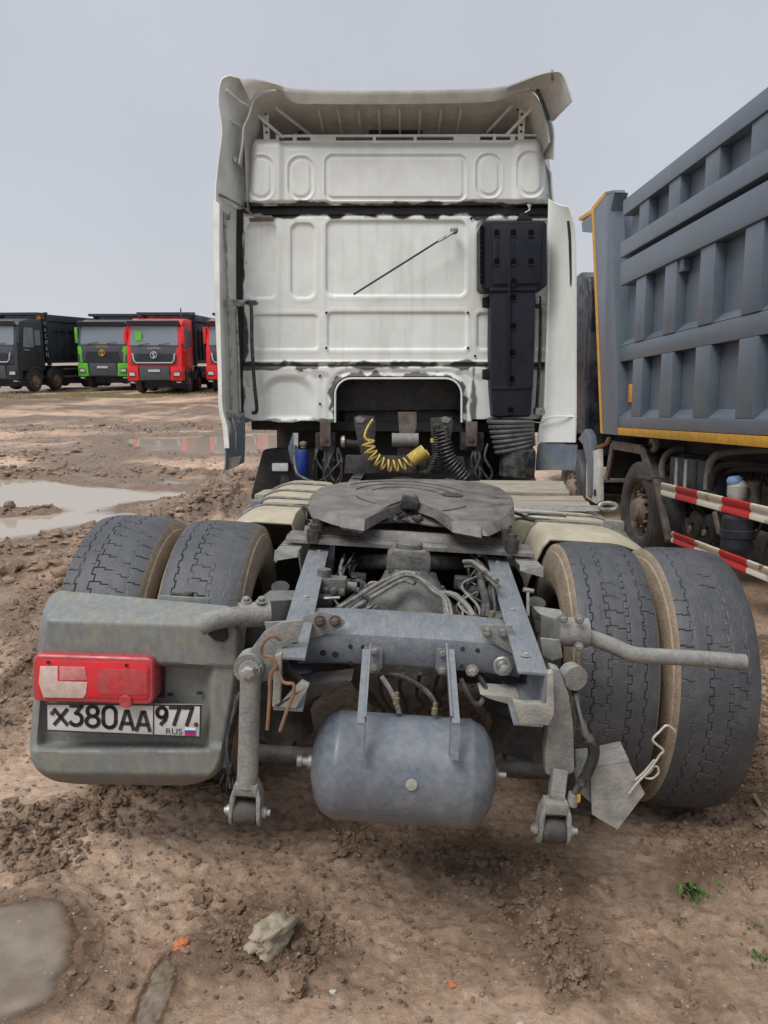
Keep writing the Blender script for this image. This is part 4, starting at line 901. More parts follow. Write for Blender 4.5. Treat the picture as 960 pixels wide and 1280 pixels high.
# ---- front halves of the rear mudguards, fuel tanks and deck boards, all thick with pale dust
for s_ in (-1, 1):
    xi, xo = (.45, .88) if s_ < 0 else (.52, 1.235)
    def sheet(i, j):
        u = i/24; v = j/16; X = xi+u*(xo-xi); Y = .22+v*.56
        drop = (.30 if s_ > 0 else .22)*max(0, (u-.45)/.55)**2.4+.22*max(0, (.12-u)/.12)**1.5+.30*max(0, (v-.55)/.45)**2+.03*max(0, (.3-v)/.3)**2
        return Vector((s_*X, Y, 1.030-drop))
    mg = P(MB().grid(25, 17, sheet), 'front_mudguard', 'beige_dust', solid=.006, ang=60)
    P(MB().tube([sheet(k, 9)+Vector((0, 0, .004)) for k in range(1, 25)], .006, 6), 'mudguard_strap', 'cable_grey', parent=mg)
    prof = []; ro = .22 if s_ < 0 else .27; xe = .90 if s_ < 0 else 1.22
    for k in range(9): a = radians(90-k*90/8); prof.append((xe-ro+ro*cos(a), 1.01-ro+ro*sin(a)))
    prof = [(.47, 1.005), (.52, 1.01)]+prof+[(xe, .45), (xe-.07, .38), (.52, .38), (.47, .43)]
    Y0, Y1 = .84, 1.95
    tk = P(MB().prism([(s_*x, Y0, z) for x, z in prof], (0, Y1-Y0, 0)), 'fuel_tank', 'beige_dust', bevel=.02, ang=50)
    for Y in (.95, 1.30, 1.68):
        P(MB().tube([Vector((s_*(x+.003), Y, z+.004)) for x, z in prof[:12]], .010, 6), 'tank_strap', 'cable_grey', parent=tk)
# dark parts added below and ahead of the axle to block light underneath
P(MB().box((-.33, .42, .40), (.33, .60, .90)), 'crossmember_occluder', 'dark_iron', bevel=.03)
P(MB().lathe([(0, -.62), (.12, -.60), (.14, -.55), (.14, .55), (.12, .60), (0, .62)], (0, .95, .42), (1, 0, 0), 24), 'reservoir_occluder', 'dark_iron')
P(MB().box((-.75, .62, .36), (-.42, .80, .80)), 'tank_end_occluder', 'dark_iron', bevel=.03); P(MB().box((.42, .62, .36), (.75, .80, .80)), 'tank_end_occluder', 'dark_iron', bevel=.03)
P(MB().lathe([(.10, 0), (.17, .05), (.20, .3), (.26, .8), (.30, 1.2)], (0, 1.75, .68), (0, 1, 0), 24), 'gearbox', 'dark_iron')
# cable harness lying across the left tank, hooks on the right one
lm = P(MB().box(U(313, 636, .82), U(330, 624, .9)), 'connector_box', 'grey_plastic', bevel=.006)
pipe('harness', [(325, 630, .85), (345, 632, .9), (365, 633, .85), (388, 634, .8), (394, 645, .6)], .012, 'hose_black')
pipe('harness', [(328, 626, .9), (350, 628, 1.0), (372, 632, .9), (392, 638, .7), (390, 660, .2), (384, 675, .0)], .009, 'cable_grey')
pipe('harness', [(322, 632, .82), (352, 636, .82), (375, 642, .7), (386, 652, .45)], .008, 'hose_black')
pipe('harness', [(640, 640, .75), (655, 645, .8), (664, 648, .8), (680, 650, .8), (700, 652, .85), (706, 646, .9), (690, 645, .9), (668, 643, .9), (655, 646, .85)], .008, 'hose_black')
pipe('harness', [(636, 655, .5), (650, 648, .7), (672, 652, .8), (692, 650, .9)], .007, 'hose_black')
pipe('harness', [(700, 666, .62), (715, 667, .62), (724, 671, .62), (718, 674, .6)], .004, 'cable_grey')
P(MB().box(U(752, 668, .8)-Vector((0, .05, 0)), U(778, 650, .8)), 'connector_box', 'cast_dust', bevel=.01)
for k, (x0, x1, y0, y1, Y) in enumerate(((588, 704, 601, 612, 1.95), (616, 728, 619, 625, 1.60), (640, 735, 626, 632, 1.35))):
    a, b, c_, d = U(x0, y0, Y), U(x1, y0+.5, Y), U(x1+4, y1, Y-.12), U(x0, y1, Y-.12)
    P(MB().prism([a, b, c_, d], (0, 0, -.03)), 'deck_board', 'plank_dust', bevel=.004)
dk = P(MB().prism([U(600, 600, 2.2), U(704, 601, 2.2), U(712, 616, 1.75), U(600, 614, 1.75)], (0, 0, -.02)), 'deck_plate', 'plank_dust', bevel=.004)
P(MB().prism([U(640, 632, 1.15), U(750, 633, 1.15), U(750, 639, 1.1), U(640, 640, 1.1)], (0, .05, 0)), 'step_rail', 'cast_dust', bevel=.004)
hr = [U(760+11*cos(t), 633+4.2*sin(t), 1.12) for t in np.linspace(0, 2*pi, 17)]; P(MB().tube(hr, .012, 8), 'grab_ring', 'steel')
P(MB().prism([U(330, 612, 1.95), U(395, 607, 1.95), U(392, 616, 1.8), U(318, 618, 1.8)], (0, 0, -.03)), 'deck_plate', 'plank_dust', bevel=.004)
# ================================================================== the cab
def UN(px, py, Y, fr):
    px, py, Y = np.broadcast_arrays(np.asarray(px, float), np.asarray(py, float), np.asarray(Y, float))
    inv = np.array(fr.inverted()); R = inv[:3, :3]; o = R @ np.array([0, 0, CAM_H])+inv[:3, 3]
    a, b = (px-480)/FOC, (640-py)/FOC
    d = np.stack([a, cos(PITCH)+b*sin(PITCH), -sin(PITCH)+b*cos(PITCH)], -1) @ R.T
    t = (Y-o[1])/d[..., 1]; return o+d*t[..., None]
def sdf(x, y, x0, y0, x1, y1, r):
    qx = np.abs(x-(x0+x1)/2)-((x1-x0)/2-r); qy = np.abs(y-(y0+y1)/2)-((y1-y0)/2-r)
    return np.hypot(np.maximum(qx, 0), np.maximum(qy, 0))+np.minimum(np.maximum(qx, qy), 0)-r
def panel(name, X, Y, D, keep, soot, mat, parent=None, solid=0):
    V = UN(X, Y, D, CB); nv, nu = X.shape; idx = np.arange(nu*nv).reshape(nv, nu)
    F = np.stack([idx[:-1, :-1], idx[:-1, 1:], idx[1:, 1:], idx[1:, :-1]], -1)
    if keep is not None:
        k = keep[:-1, :-1] & keep[:-1, 1:] & keep[1:, 1:] & keep[1:, :-1]; F = F[k]
    me = bpy.data.meshes.new(name); me.from_pydata(V.reshape(-1, 3).tolist(), [], F.reshape(-1, 4)[:, ::-1].tolist())
    me.attributes.new('soot', 'FLOAT', 'POINT').data.foreach_set('value', np.clip(soot, 0, 1).astype(np.float32).ravel())
    me.materials.append(M[mat]); return place(me, name, parent or TR, FB, 45)
YB = 2.78
def cab_back():
    xs = np.arange(297, 694, 1.0); ys = np.arange(257, 529.1, 1.0); X, Y = np.meshgrid(xs, ys)
    D = np.full(X.shape, YB)
    for (x0, y0, x1, y1, r, dp) in ((309, 280, 344, 372, 8, .016), (364, 279, 393, 372, 10, .016), (408, 276, 582, 369, 9, .018), (597, 276, 690, 372, 9, .016),
                                   (317, 394, 397, 436, 5, .012), (410, 391, 583, 436, 5, .012), (597, 392, 690, 436, 5, .012)):
        d = sdf(X, Y, x0, y0, x1, y1, r); D += dp*smooth(1.3, -.9, d); D += -.0022*np.exp(-((d-4)/2.5)**2)
    d = np.maximum(sdf(X, Y, 328, 473, 391, 560, 26), Y-524); D += .03*smooth(6, -6, d)          # pressed arch at the left
    D += .05*smooth(272, 268, Y)*smooth(256, 260, Y)+.02*smooth(460, 456, Y)*smooth(452, 455, Y)-.012*smooth(449, 453, Y)*smooth(456, 454, Y)
    D += .008*np.sin((X-300)/60)*smooth(470, 440, Y)*.3
    D += .10*smooth(306, 297, X)**2+.06*smooth(520, 529, Y)**2*0
    da = np.maximum(sdf(X, Y, 419, 473, 577, 640, 20), 0*X-1e3); D += -.020*np.exp(-((da-3)/2.5)**2)+.012*smooth(14, 6, da)
    keep = (da > 0) & (Y < 527.5+1.5*np.sin(X*.11)+np.where((X > 414) & (X < 583), -0, 0)) & ~((X > 590) & (Y > 524))
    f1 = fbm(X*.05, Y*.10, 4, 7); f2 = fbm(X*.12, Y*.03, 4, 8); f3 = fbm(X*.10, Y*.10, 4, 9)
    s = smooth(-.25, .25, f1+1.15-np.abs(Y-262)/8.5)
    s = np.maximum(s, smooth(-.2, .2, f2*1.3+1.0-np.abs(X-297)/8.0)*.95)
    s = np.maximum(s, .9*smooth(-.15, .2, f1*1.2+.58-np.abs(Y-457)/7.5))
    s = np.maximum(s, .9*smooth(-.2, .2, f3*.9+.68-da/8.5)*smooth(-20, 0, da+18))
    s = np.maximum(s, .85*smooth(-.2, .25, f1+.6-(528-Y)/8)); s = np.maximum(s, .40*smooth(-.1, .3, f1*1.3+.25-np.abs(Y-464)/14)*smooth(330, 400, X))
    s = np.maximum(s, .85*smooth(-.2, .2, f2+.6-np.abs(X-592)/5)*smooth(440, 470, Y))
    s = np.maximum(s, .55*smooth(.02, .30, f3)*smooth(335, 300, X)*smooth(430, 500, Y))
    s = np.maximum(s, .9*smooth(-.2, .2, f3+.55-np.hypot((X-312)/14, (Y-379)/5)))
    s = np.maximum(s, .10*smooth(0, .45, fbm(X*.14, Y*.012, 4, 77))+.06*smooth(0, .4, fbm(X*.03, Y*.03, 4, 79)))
    cb = panel('cab_back_panel', X, Y, D, keep, s, 'cab_white')
    for x, y in ((408, 391), (585, 391), (408, 435), (585, 435), (589, 273), (400, 470), (400, 505), (594, 445)):
        P(MB().lathe([(.010, 0), (.008, .002), (0, -.003)], U(x, y, YB-.012, CB), (0, -1, 0), 12), 'plug_hole', 'soot_black', FB, cb)
    # flange round the tunnel arch
    pts = [(419, 528), (419, 500)]+[(439-20*cos(radians(a)), 493-20*sin(radians(a))) for a in range(0, 91, 15)]+[(557+20*sin(radians(a)), 493-20*cos(radians(a))) for a in range(0, 91, 15)]+[(577, 500), (577, 528)]
    mb = MB(); A = [U(x, y, YB-.012, CB) for x, y in pts]; B = [a+Vector((0, .16, 0)) for a in A]; mb.strip(A, B)
    P(mb, 'tunnel_flange', 'soot_black', FB, cb, solid=.004)
    P(MB().tube([a+Vector((0, -.002, 0)) for a in A], .008, 6), 'tunnel_edge', 'cab_white', FB, cb)
    return cb
cb = cab_back()
def cab_upper():
    v = np.linspace(0, 1, 90); u = np.linspace(0, 1, 400); Uu, Vv = np.meshgrid(u, v)
    def sm(a, b, x): return smooth(a, b, x)
    xm = 297+Uu*(693-297)
    top = 178.5 - 4.5*(sm(356, 346, xm)+sm(640, 650, xm)) + 14*(sm(318, 297, xm)**2) + 14*(sm(672, 693, xm)**2)
    bot = 257.5 - 2*Uu
    Y = top+(bot-top)*Vv; sh = 8*(1-Vv)
    X = xm + sh*sm(340, 297, xm) - sh*sm(650, 693, xm)
    D = np.full(X.shape, YB-.03)
    D -= .025*(sm(357, 347, xm)+sm(639, 649, xm)); D += .22*sm(325, 297, xm)**2.5+.22*sm(668, 693, xm)**2.5
    D += .10*np.clip(1-(Y-top)/9, 0, 1)**2; D += .03*sm(8, 0, bot-Y)
    for (x0, y0, x1, y1, r) in ((311, 195, 341, 249, 14), (361, 196, 391, 249, 14), (407, 194, 582, 250, 9), (596, 193, 626, 246, 14), (647, 190, 679, 245, 15)):
        d = sdf(X, Y, x0, y0, x1, y1, r); D += .012*smooth(1.6, -.4, d)-.004*np.exp(-((d-2.4)/1.2)**2); D -= .010*smooth(-2.6, -5.0, d)
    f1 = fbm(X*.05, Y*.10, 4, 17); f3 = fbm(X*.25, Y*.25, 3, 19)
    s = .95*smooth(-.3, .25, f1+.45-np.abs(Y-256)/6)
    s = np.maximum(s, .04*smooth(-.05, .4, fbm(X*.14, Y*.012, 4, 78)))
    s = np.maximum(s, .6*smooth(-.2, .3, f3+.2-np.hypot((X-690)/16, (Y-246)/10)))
    return panel('cab_roof_back_panel', X, Y, D, None, s, 'cab_white')
cab_upper()
# body of the cab in front of the back wall
mb = MB(); st = []
sec = [(-1.18, 1.40), (-1.20, 2.0), (-1.19, 2.95), (-1.14, 3.22), (-1.02, 3.36), (-.8, 3.40), (.8, 3.40), (1.0, 3.36), (1.09, 3.22), (1.12, 2.95), (1.16, 2.0), (1.15, 1.40)]
for Y, sx, zt in ((2.86, 1, 0), (3.4, 1.01, 0), (4.3, 1.01, -.12), (4.75, .99, -.55), (4.95, .96, -1.0)):
    st.append([(x*sx, Y, z+(zt*max(0, (z-1.4)/2.0))) for x, z in sec])
n = len(sec); mb.add([p for s_ in st for p in s_], [(i*n+k, i*n+(k+1) % n, (i+1)*n+(k+1) % n, (i+1)*n+k) for i in range(len(st)-1) for k in range(n-1)]+[tuple(range((len(st)-1)*n, len(st)*n))])
P(mb, 'cab_shell', 'cab_white', FB, solid=.01, ang=50)
P(MB().box((-1.15, 2.95, 1.33), (1.12, 4.8, 1.40)), 'cab_floor', 'soot_black', FB)
P(MB().box((-1.18, 4.4, .45), (1.16, 4.96, 1.40)), 'front_bumper', 'cab_white', FB, bevel=.05)
P(MB().box((-1.16, 4.25, .50), (1.14, 4.30, 1.36)), 'bumper_dark_backing', 'soot_black', FB)  # dark panel added over the white bumper back to darken the view under the cab
# engine tunnel and everything dark behind the arch
P(MB().box((-.60, 3.10, .70), (.60, 4.3, 1.62)), 'engine_cover', 'soot_black', FB, bevel=.08)
plate('tunnel_lining', [(421, 470), (577, 470), (577, 512), (421, 514)], 2.98, .02, 'dark_iron', cab=True, bevel=.01)
plate('tunnel_beam', [(430, 508), (540, 506), (560, 512), (578, 520), (578, 540), (430, 540)], 3.04, .05, 'dark_iron', cab=True, bevel=.02)

# ---- roof spoiler, open at the back
rear = [(297, 204), (302, 178), (303, 160), (310, 144), (315, 128), (324, 118), (345, 113), (362, 113), (380, 114), (430, 117), (500, 118), (560, 117.5), (610, 116), (640, 112), (656, 112), (667, 117), (674, 126), (680, 142), (685, 158), (688, 178)]
rr = spline([U(x, y, 2.62, CB) for x, y in rear], 3)
def front_of(p, t):   # the shell falls away to the front of the roof
    return Vector((p.x*(1-.10*t), 2.62+t*1.9, p.z-.95*t**1.5*(1 if p.z > 3.4 else .4)))
mb = MB(); N = 9; rows = [[front_of(p, i/(N-1)) for p in rr] for i in range(N)]; n = len(rr)
mb.add([p for r in rows for p in r], [(i*n+k, i*n+k+1, (i+1)*n+k+1, (i+1)*n+k) for i in range(N-1) for k in range(n-1)])
SP = P(mb, 'roof_spoiler', 'shell_inner', FB, solid=.012, ang=50)
# folded lip along its rear edge
up_ = [(300, 99), (312, 98), (330, 101), (350, 107), (362, 110), (400, 112.5), (500, 113), (600, 110.5), (632, 107), (645, 104), (660, 104)]
lo_ = [(313, 126), (320, 116), (335, 112), (352, 114), (366, 128), (400, 130), (500, 130), (600, 128), (628, 124), (645, 115), (662, 113)]
A = spline([U(x, y, 2.52, CB) for x, y in up_], 3); B = spline([U(x, y, 2.60, CB) for x, y in lo_], 3); C_ = [(a+b)/2+Vector((0, -.035, .0)) for a, b in zip(A, B)]
mb = MB(); mb.strip(A, C_); mb.strip(C_, B); mb.strip([a+Vector((0, .12, .012)) for a in A], A); P(mb, 'spoiler_lip', 'shell_white', FB, SP, solid=.008, weld=True, ang=60)
# stiffening ribs inside
for x in (396, 421, 447, 473, 500, 526, 553, 578):
    p = U(x, 128, 2.64, CB); q_ = [front_of(Vector((p.x, 2.62, p.z+.012)), t) for t in (.05, .15, .3, .45)]
    P(MB().tube([v+Vector((0, 0, -.015)) for v in q_], .010, 6), 'spoiler_rib', 'shell_inner', FB, SP)
for a, b in (((345, 135), (392, 172)), ((640, 132), (603, 172))):
    P(MB().tube([U(*a, 2.72, CB), U(*b, 3.0, CB)], .012, 6), 'spoiler_rib', 'shell_inner', FB, SP)
P(MB().box(U(461, 167, 3.0, CB), U(528, 164, 3.02, CB)), 'spoiler_slot', 'soot_black', FB, SP)
# wing panels at both sides of the spoiler
def wing(name, outer, inner, Yo, Yi, mat='shell_white', bul=-.02):
    A = spline([U(x, y, Yo, CB) for x, y in outer], 4); B = spline([U(x, y, Yi, CB) for x, y in inner], 4)
    mb = MB(); rows = [[a.lerp(b, t)+Vector((0, bul*4*t*(1-t), 0)) for a, b in zip(A, B)] for t in (0, .2, .4, .6, .8, 1)]
    for r0, r1 in zip(rows[:-1], rows[1:]): mb.strip(r0, r1)
    return P(mb, name, mat, FB, solid=.01, weld=True, ang=60)
wl = wing('spoiler_wing', [(287, 93), (277, 98), (273, 112), (272, 130), (275, 150), (276, 168), (272, 200), (269, 228), (268, 252)], [(354, 116), (340, 121), (328, 126), (322, 138), (314, 150), (306, 162), (304, 178), (306, 204), (306, 262)], 2.48, 2.86)
for (x0, y0), (x1, y1) in (((283, 112), (315, 135)), ((274, 138), (301, 158))):
    P(MB().tube([U(x0, y0, 2.50, CB), U((x0+x1)/2, (y0+y1)/2+2, 2.57, CB), U(x1, y1, 2.68, CB)], .009, 6), 'wing_fold', 'shell_white', FB, wl)
wr = wing('spoiler_wing', [(632, 108), (650, 101), (668, 94), (686, 89), (700, 89), (707, 98), (712, 112), (716, 126)], [(640, 112), (656, 112), (667, 114), (674, 120), (680, 130), (684, 140), (687, 149), (692, 150)], 2.40, 2.66, 'shell_inner', .03)
wing('spoiler_side', [(674, 124), (682, 140), (690, 152), (693, 165), (693, 180), (693, 200)], [(662, 120), (666, 136), (672, 150), (676, 160), (678, 175), (680, 200)], 2.68, 2.95)
P(MB().tube([U(671, 112, 2.6, CB), U(679, 130, 2.6, CB), U(686, 150, 2.6, CB)], .012, 6), 'wing_seal', 'hose_black', FB, wr)
P(MB().tube([U(690, 88, 2.40, CB), U(690.5, 100, 2.47, CB)], .009, 6), 'wing_clip', 'cast_dust', FB, wr)
# struts and brackets holding the spoiler
for x0, y0, x1, y1 in ((331, 122, 334, 180), (653, 124, 651, 178)):
    so = P(MB().beam(U(x0, y0, 2.84, CB), U(x1, y1, 2.84, CB), .045, .03, (0, 1, 0)), 'spoiler_strut', 'shell_white', FB, SP, bevel=.004)
    for f in (.35, .6, .75): P(MB().lathe([(.010, 0), (.0, .001)], U(x0+(x1-x0)*f, y0+(y1-y0)*f, 2.823, CB), (0, -1, 0), 10), 'plug_hole', 'soot_black', FB, SP)
    P(MB().prism([U(x0-7, y0+13, 2.83, CB), U(x0+7, y0+13, 2.83, CB), U(x0+9, y0+4, 2.83, CB), U(x0+3, y0-4, 2.83, CB), U(x0-4, y0-4, 2.83, CB), U(x0-8, y0+6, 2.83, CB)], (0, .03, 0)), 'strut_bracket', 'tipper_dark', FB, SP, bevel=.005)
for a, b in (((313, 136), (354, 172)), ((669, 131), (632, 170))): P(MB().cyl(U(*a, 2.74, CB), U(*b, 2.86, CB), .012, 8), 'spoiler_stay', 'shell_white', FB, SP)
for x in (377, 611):
    P(MB().prism([U(x-8, 171, 2.95, CB), U(x-5, 163, 2.95, CB), U(x+5, 163, 2.95, CB), U(x+9, 171, 2.95, CB)], (0, .05, 0)), 'hinge_bracket', 'hose_black', FB, SP, bevel=.006)
    for d_ in (-9, 9): P(MB().cyl(U(x+d_*.5, 168, 2.94, CB), U(x+d_*1.4, 170.5, 2.94, CB), .012, 8), 'hinge_bolt', 'chrome', FB, SP)
# slotted roof rail
rb = MB(); 
for y0, y1 in ((168.5, 171), (176, 180)): rb.beam(U(345, (y0+y1)/2+1, 2.86, CB), U(690, (y0+y1)/2, 2.86, CB), .03, (y1-y0)*.0062)
for x0, x1 in ((345, 349), (366, 371), (388, 420), (466, 470), (517, 521), (567, 600), (616, 620), (638, 644)): 
    p0, p1 = U(x0, 176.5, 2.851, CB), U(x1, 170.5, 2.851, CB); rb.box((p0.x, 2.848, p0.z), (p1.x, 2.872, p1.z))
P(rb, 'roof_rail', 'shell_white', FB)

# ---- side fairings
lf = wing('side_fairing', [(268, 250), (269, 330), (271, 400), (274, 470), (275, 510), (280, 535), (282, 560)], [(303, 262), (302, 330), (302, 400), (303, 470), (303, 505), (304, 525), (304, 548)], 2.42, 2.88, bul=.01)
wing('fairing_seal', [(290, 262), (290, 330), (290, 400), (291, 470), (292, 524)], [(303, 262), (303, 330), (303, 400), (303, 470), (303, 526)], 2.745, 2.80, 'soot_black', 0)
wing('fairing_edge', [(268, 250), (269, 330), (271, 400), (274, 470), (275, 510), (280, 535), (282, 560)], [(275, 255), (275, 330), (276, 400), (278, 470), (279, 510), (285, 535), (287, 560)], 2.42, 2.38, bul=-.01)
wing('fairing_skirt', [(281, 552), (281, 575), (280, 588)], [(305, 520), (305, 555), (304, 578)], 2.42, 2.66, 'grey_plastic', 0)
for y in (378, 519):
    P(MB().beam(U(283, y, 2.50, CB), U(304, y+1, 2.68, CB), .03, .045), 'fairing_bracket', 'steel', FB, lf, bevel=.004)
    P(MB().cyl(U(298, y-3, 2.62, CB), U(298, y+5, 2.62, CB), .014, 10), 'fairing_hinge', 'steel', FB, lf)
for pts in (((281, 268), (283, 320), (285, 378)), ((285, 384), (288, 450), (289, 512)), ((289, 519), (294, 540), (294, 560), (291, 578))):
    pipe('fairing_tube', [(x, y, 2.54) for x, y in pts], .010, 'steel', lf, True)
pipe('fairing_tube', [(295, 386, 2.62), (298, 450, 2.62), (300, 515, 2.62)], .011, 'steel', lf, True)
pipe('grab_bar', [(309, 378, 2.70), (314, 384, 2.68), (315, 430, 2.68), (318, 480, 2.68), (321, 512, 2.70), (316, 516, 2.74)], .014, 'hose_black', None, True)
P(MB().box(U(281, 275, 2.56, CB), U(287, 264, 2.53, CB)), 'tube_clip', 'steel', FB, lf, bevel=.003)
pipe('fairing_stay', [(274, 243, 2.5), (292, 252, 2.6), (308, 262, 2.68), (318, 270, 2.72), (340, 271, 2.74)], .008, 'cable_grey', lf, True)
plate('hinge_plate', [(311, 272), (343, 271), (342, 276), (312, 277)], 2.765, .008, 'brown_rusty', cab=True)
plate('fairing_foot', [(282, 572), (302, 570), (298, 582), (284, 588)], 2.45, .03, 'cast_dust', lf, True)
plate('latch', [(290, 192), (296, 198), (296, 204), (289, 200)], 2.66, .02, 'steel', None, True)
rf = wing('side_fairing', [(712, 258), (717, 275), (720, 300), (721, 380), (721, 450), (721, 515), (720, 553)], [(687, 249), (686.5, 275), (686, 300), (685, 380), (683, 450), (680, 515), (673, 553)], 2.44, 2.70, 'cab_white', .035)
pipe('fairing_bead', [(687, 249, 2.69), (686, 300, 2.69), (685, 380, 2.69), (683, 450, 2.69), (680.5, 512, 2.69), (675, 535, 2.69), (673, 553, 2.69)], .010, 'cab_white', rf, True)
pipe('fairing_crease', [(677, 528, 2.66), (690, 521, 2.58), (721, 521, 2.44)], .006, 'cab_white', rf, True)
pipe('fairing_scratch', [(696, 435, 2.625), (707, 437, 2.555), (719, 441, 2.46)], .003, 'print_white', rf, True)
plate('fairing_slot', [(709, 276), (712, 276), (715, 300), (715, 350), (713, 357), (712, 330), (711, 300)], 2.475, .012, 'soot_black', rf, True, bevel=0)
wing('fairing_skirt', [(722, 556), (722, 572), (720, 588)], [(673, 555), (671, 572), (670, 588)], 2.44, 2.70, 'grey_plastic', .03)
for y in (376, 514): P(MB().beam(U(668, y, 2.66, CB), U(688, y, 2.72, CB), .03, .05), 'fairing_bracket', 'steel', FB, rf, bevel=.004)
pipe('fairing_tube', [(676, 385, 2.68), (675, 440, 2.68), (671, 512, 2.68)], .013, 'hose_black', rf, True)

# ---- engine air intake on the cab back
AI = plate('air_intake', [(604, 276), (680, 275), (684, 280), (684, 356), (680, 360), (604, 362), (601, 358), (600, 282)], 2.52, .24, 'black_plastic', None, True, bevel=.018, seg=3)
plate('intake_cover', [(615, 281), (678, 280), (676, 354), (616, 356)], 2.505, .02, 'black_plastic', AI, True, bevel=.010)
plate('intake_duct', [(614, 362), (670, 361), (669, 430), (667, 480), (664, 521), (617, 522), (614, 484), (613, 430)], 2.53, .22, 'black_plastic', AI, True, bevel=.025, seg=3)
plate('intake_rib', [(636, 284), (638, 284), (637, 480), (635, 480)], 2.500, .03, 'black_plastic', AI, True, bevel=.002)
plate('intake_joint', [(612, 360), (671, 359), (671, 363), (612, 364)], 2.518, .02, 'black_plastic', AI, True, bevel=.003)
plate('intake_joint', [(615, 483), (667, 482), (666, 486), (616, 487)], 2.522, .02, 'black_plastic', AI, True, bevel=.003)
plate('intake_eye', [(646, 275), (650, 267), (658, 265), (666, 275)], 2.60, .05, 'black_plastic', AI, True, bevel=.005)
pipe('intake_clip', [(656, 266, 2.6), (662, 262, 2.6), (660, 256, 2.62), (664, 258, 2.62)], .006, 'steel', AI, True)
for (x, y) in ((621, 291), (642, 291), (664, 291), (621, 327), (642, 327), (664, 327), (642, 352), (642, 372), (642, 408), (641, 441), (640, 474), (638.5, 513)):
    plate('intake_socket', rrect(x-3.3, y-4.2, x+3.3, y+4.2, 2.2, 3), 2.500 if y < 360 else 2.527, .006, 'pit_black', AI, True, bevel=0)
    plate('socket_rim', rrect(x-3.6, y+3.4, x+3.6, y+5, .7, 2), 2.497 if y < 360 else 2.524, .008, 'black_plastic', AI, True, bevel=.001)
for k in range(12): plate('louvre', [(600.2, 283+k*6.1), (605.5, 282+k*6.1), (605.5, 286.2+k*6.1), (600.2, 287+k*6.1)], 2.509, .02, 'pit_black', AI, True, bevel=0)
for x, y in ((629, 309), (650, 309)): plate('intake_flute', rrect(x-9.5, y-14, x-6, y+14, 1.5, 2), 2.501, .008, 'black_plastic', AI, True, bevel=.002)
for x, y in ((608, 378), (608, 468), (671, 378)): plate('intake_lug', [(x-5, y-6), (x+6, y-8), (x+6, y+8), (x-5, y+6)], 2.66, .03, 'black_plastic', AI, True, bevel=.005)
# corrugated rubber joint below and the filter pot
for k in range(7):
    y = 526+k*5.4; sk = k*1.2; c_ = U(638+sk*.8, y+1.5, 2.62, CB); rx = .158-.004*k
    ring = [c_+Vector((rx*cos(t), .11*sin(t), -.012*cos(t)*(-1)*k*.45)) for t in np.linspace(0, 2*pi, 33)]
    P(MB().tube(ring, .017, 8), 'bellow_ring', 'bellow_grey', FB, AI)
P(MB().lathe([(.09, 0), (.09, -.24)], U(640, 524, 2.62, CB), (0, 0, 1), 24), 'bellow_core', 'soot_black', FB, AI)
P(MB().lathe([(.10, .12), (.125, .09), (.13, -.02), (.13, -.10), (.10, -.13), (0, -.13)], U(647, 578, 2.62, CB), (.05, 0, 1), 24), 'filter_pot', 'hose_black', FB, AI)

# ---- loose rod, cab mounts, lamp, bottle
pipe('bent_rod', [(571, 290, 2.70), (560, 294, 2.69), (520, 319, 2.69), (442, 368, 2.71)], .007, 'dark_iron', None, True, n=3)
pipe('rod_sleeve', [(567, 290, 2.685), (558, 296, 2.68), (548, 302, 2.68)], .009, 'steel', None, True)
P(MB().lathe([(.02, 0), (.028, .02), (.026, .06), (.015, .065), (0, .066)], U(569, 289, 2.75, CB), (-.3, -1, 0), 12), 'rod_bracket', 'steel', FB)
for x in (407, 589):
    cm_ = P(MB().box(U(x-7, 558, 2.70, CB), U(x+7, 527, 2.76, CB)), 'cab_mount', 'rust' if False else 'brown_rusty', FB, bevel=.004)
    P(MB().lathe([(.02, 0), (.02, .01), (0, .011)], U(x, 549, 2.70, CB), (0, -1, 0), 12), 'mount_bolt', 'dark_iron', FB, cm_)
    P(MB().box(U(x-13, 563, 2.77, CB), U(x+14, 540, 2.90, CB)), 'mount_block', 'dark_iron', FB, cm_, bevel=.01)
    P(MB().lathe([(.05, 0), (.058, .03), (.05, .06), (.058, .09), (.05, .12), (.058, .15), (.045, .18), (.04, .3)], U(x+5, 600, 2.78, CB), (0, 0, 1), 18), 'cab_damper', 'rubber_dark', FB)
P(MB().cyl(U(428, 553, 2.75, CB), U(450, 556, 2.78, CB), .03, 12), 'anti_roll_bar', 'dark_iron', FB)
P(MB().lathe([(.03, 0), (.045, .01), (.045, .03), (.03, .035)], U(426, 552, 2.74, CB), (1, 0, 0), 14), 'bar_clamp', 'steel', FB)
plate('cab_crossbeam', [(432, 569), (580, 571), (582, 592), (430, 592)], 2.55, .06, 'dark_iron', None, True, bevel=.008)
plate('hose_bracket', [(442, 522), (448, 519), (468, 520), (470, 535), (466, 570), (452, 570), (446, 548)], 2.58, .01, 'dark_iron', None, True)
plate('hose_bracket', [(538, 522), (564, 521), (567, 526), (562, 560), (558, 572), (540, 572)], 2.58, .01, 'dark_iron', None, True)
for x, y in ((450, 525), (557, 525)): P(MB().prism([U(x-6, y-3, 2.575, CB), U(x, y-5, 2.575, CB), U(x+7, y-1, 2.575, CB), U(x+3, y+4, 2.575, CB), U(x-4, y+3, 2.575, CB)], (0, .003, 0)), 'worn_paint', 'cast_dust', FB, ang=0)
plate('cab_latch', [(497, 515), (521, 515), (521, 535), (519, 540), (522, 575), (496, 575), (499, 540)], 2.62, .06, 'brown_rusty', None, True, bevel=.008)
P(MB().cyl(U(490, 550, 2.60, CB), U(523, 550, 2.60, CB), .05, 16), 'latch_roller', 'cast_dust', FB)
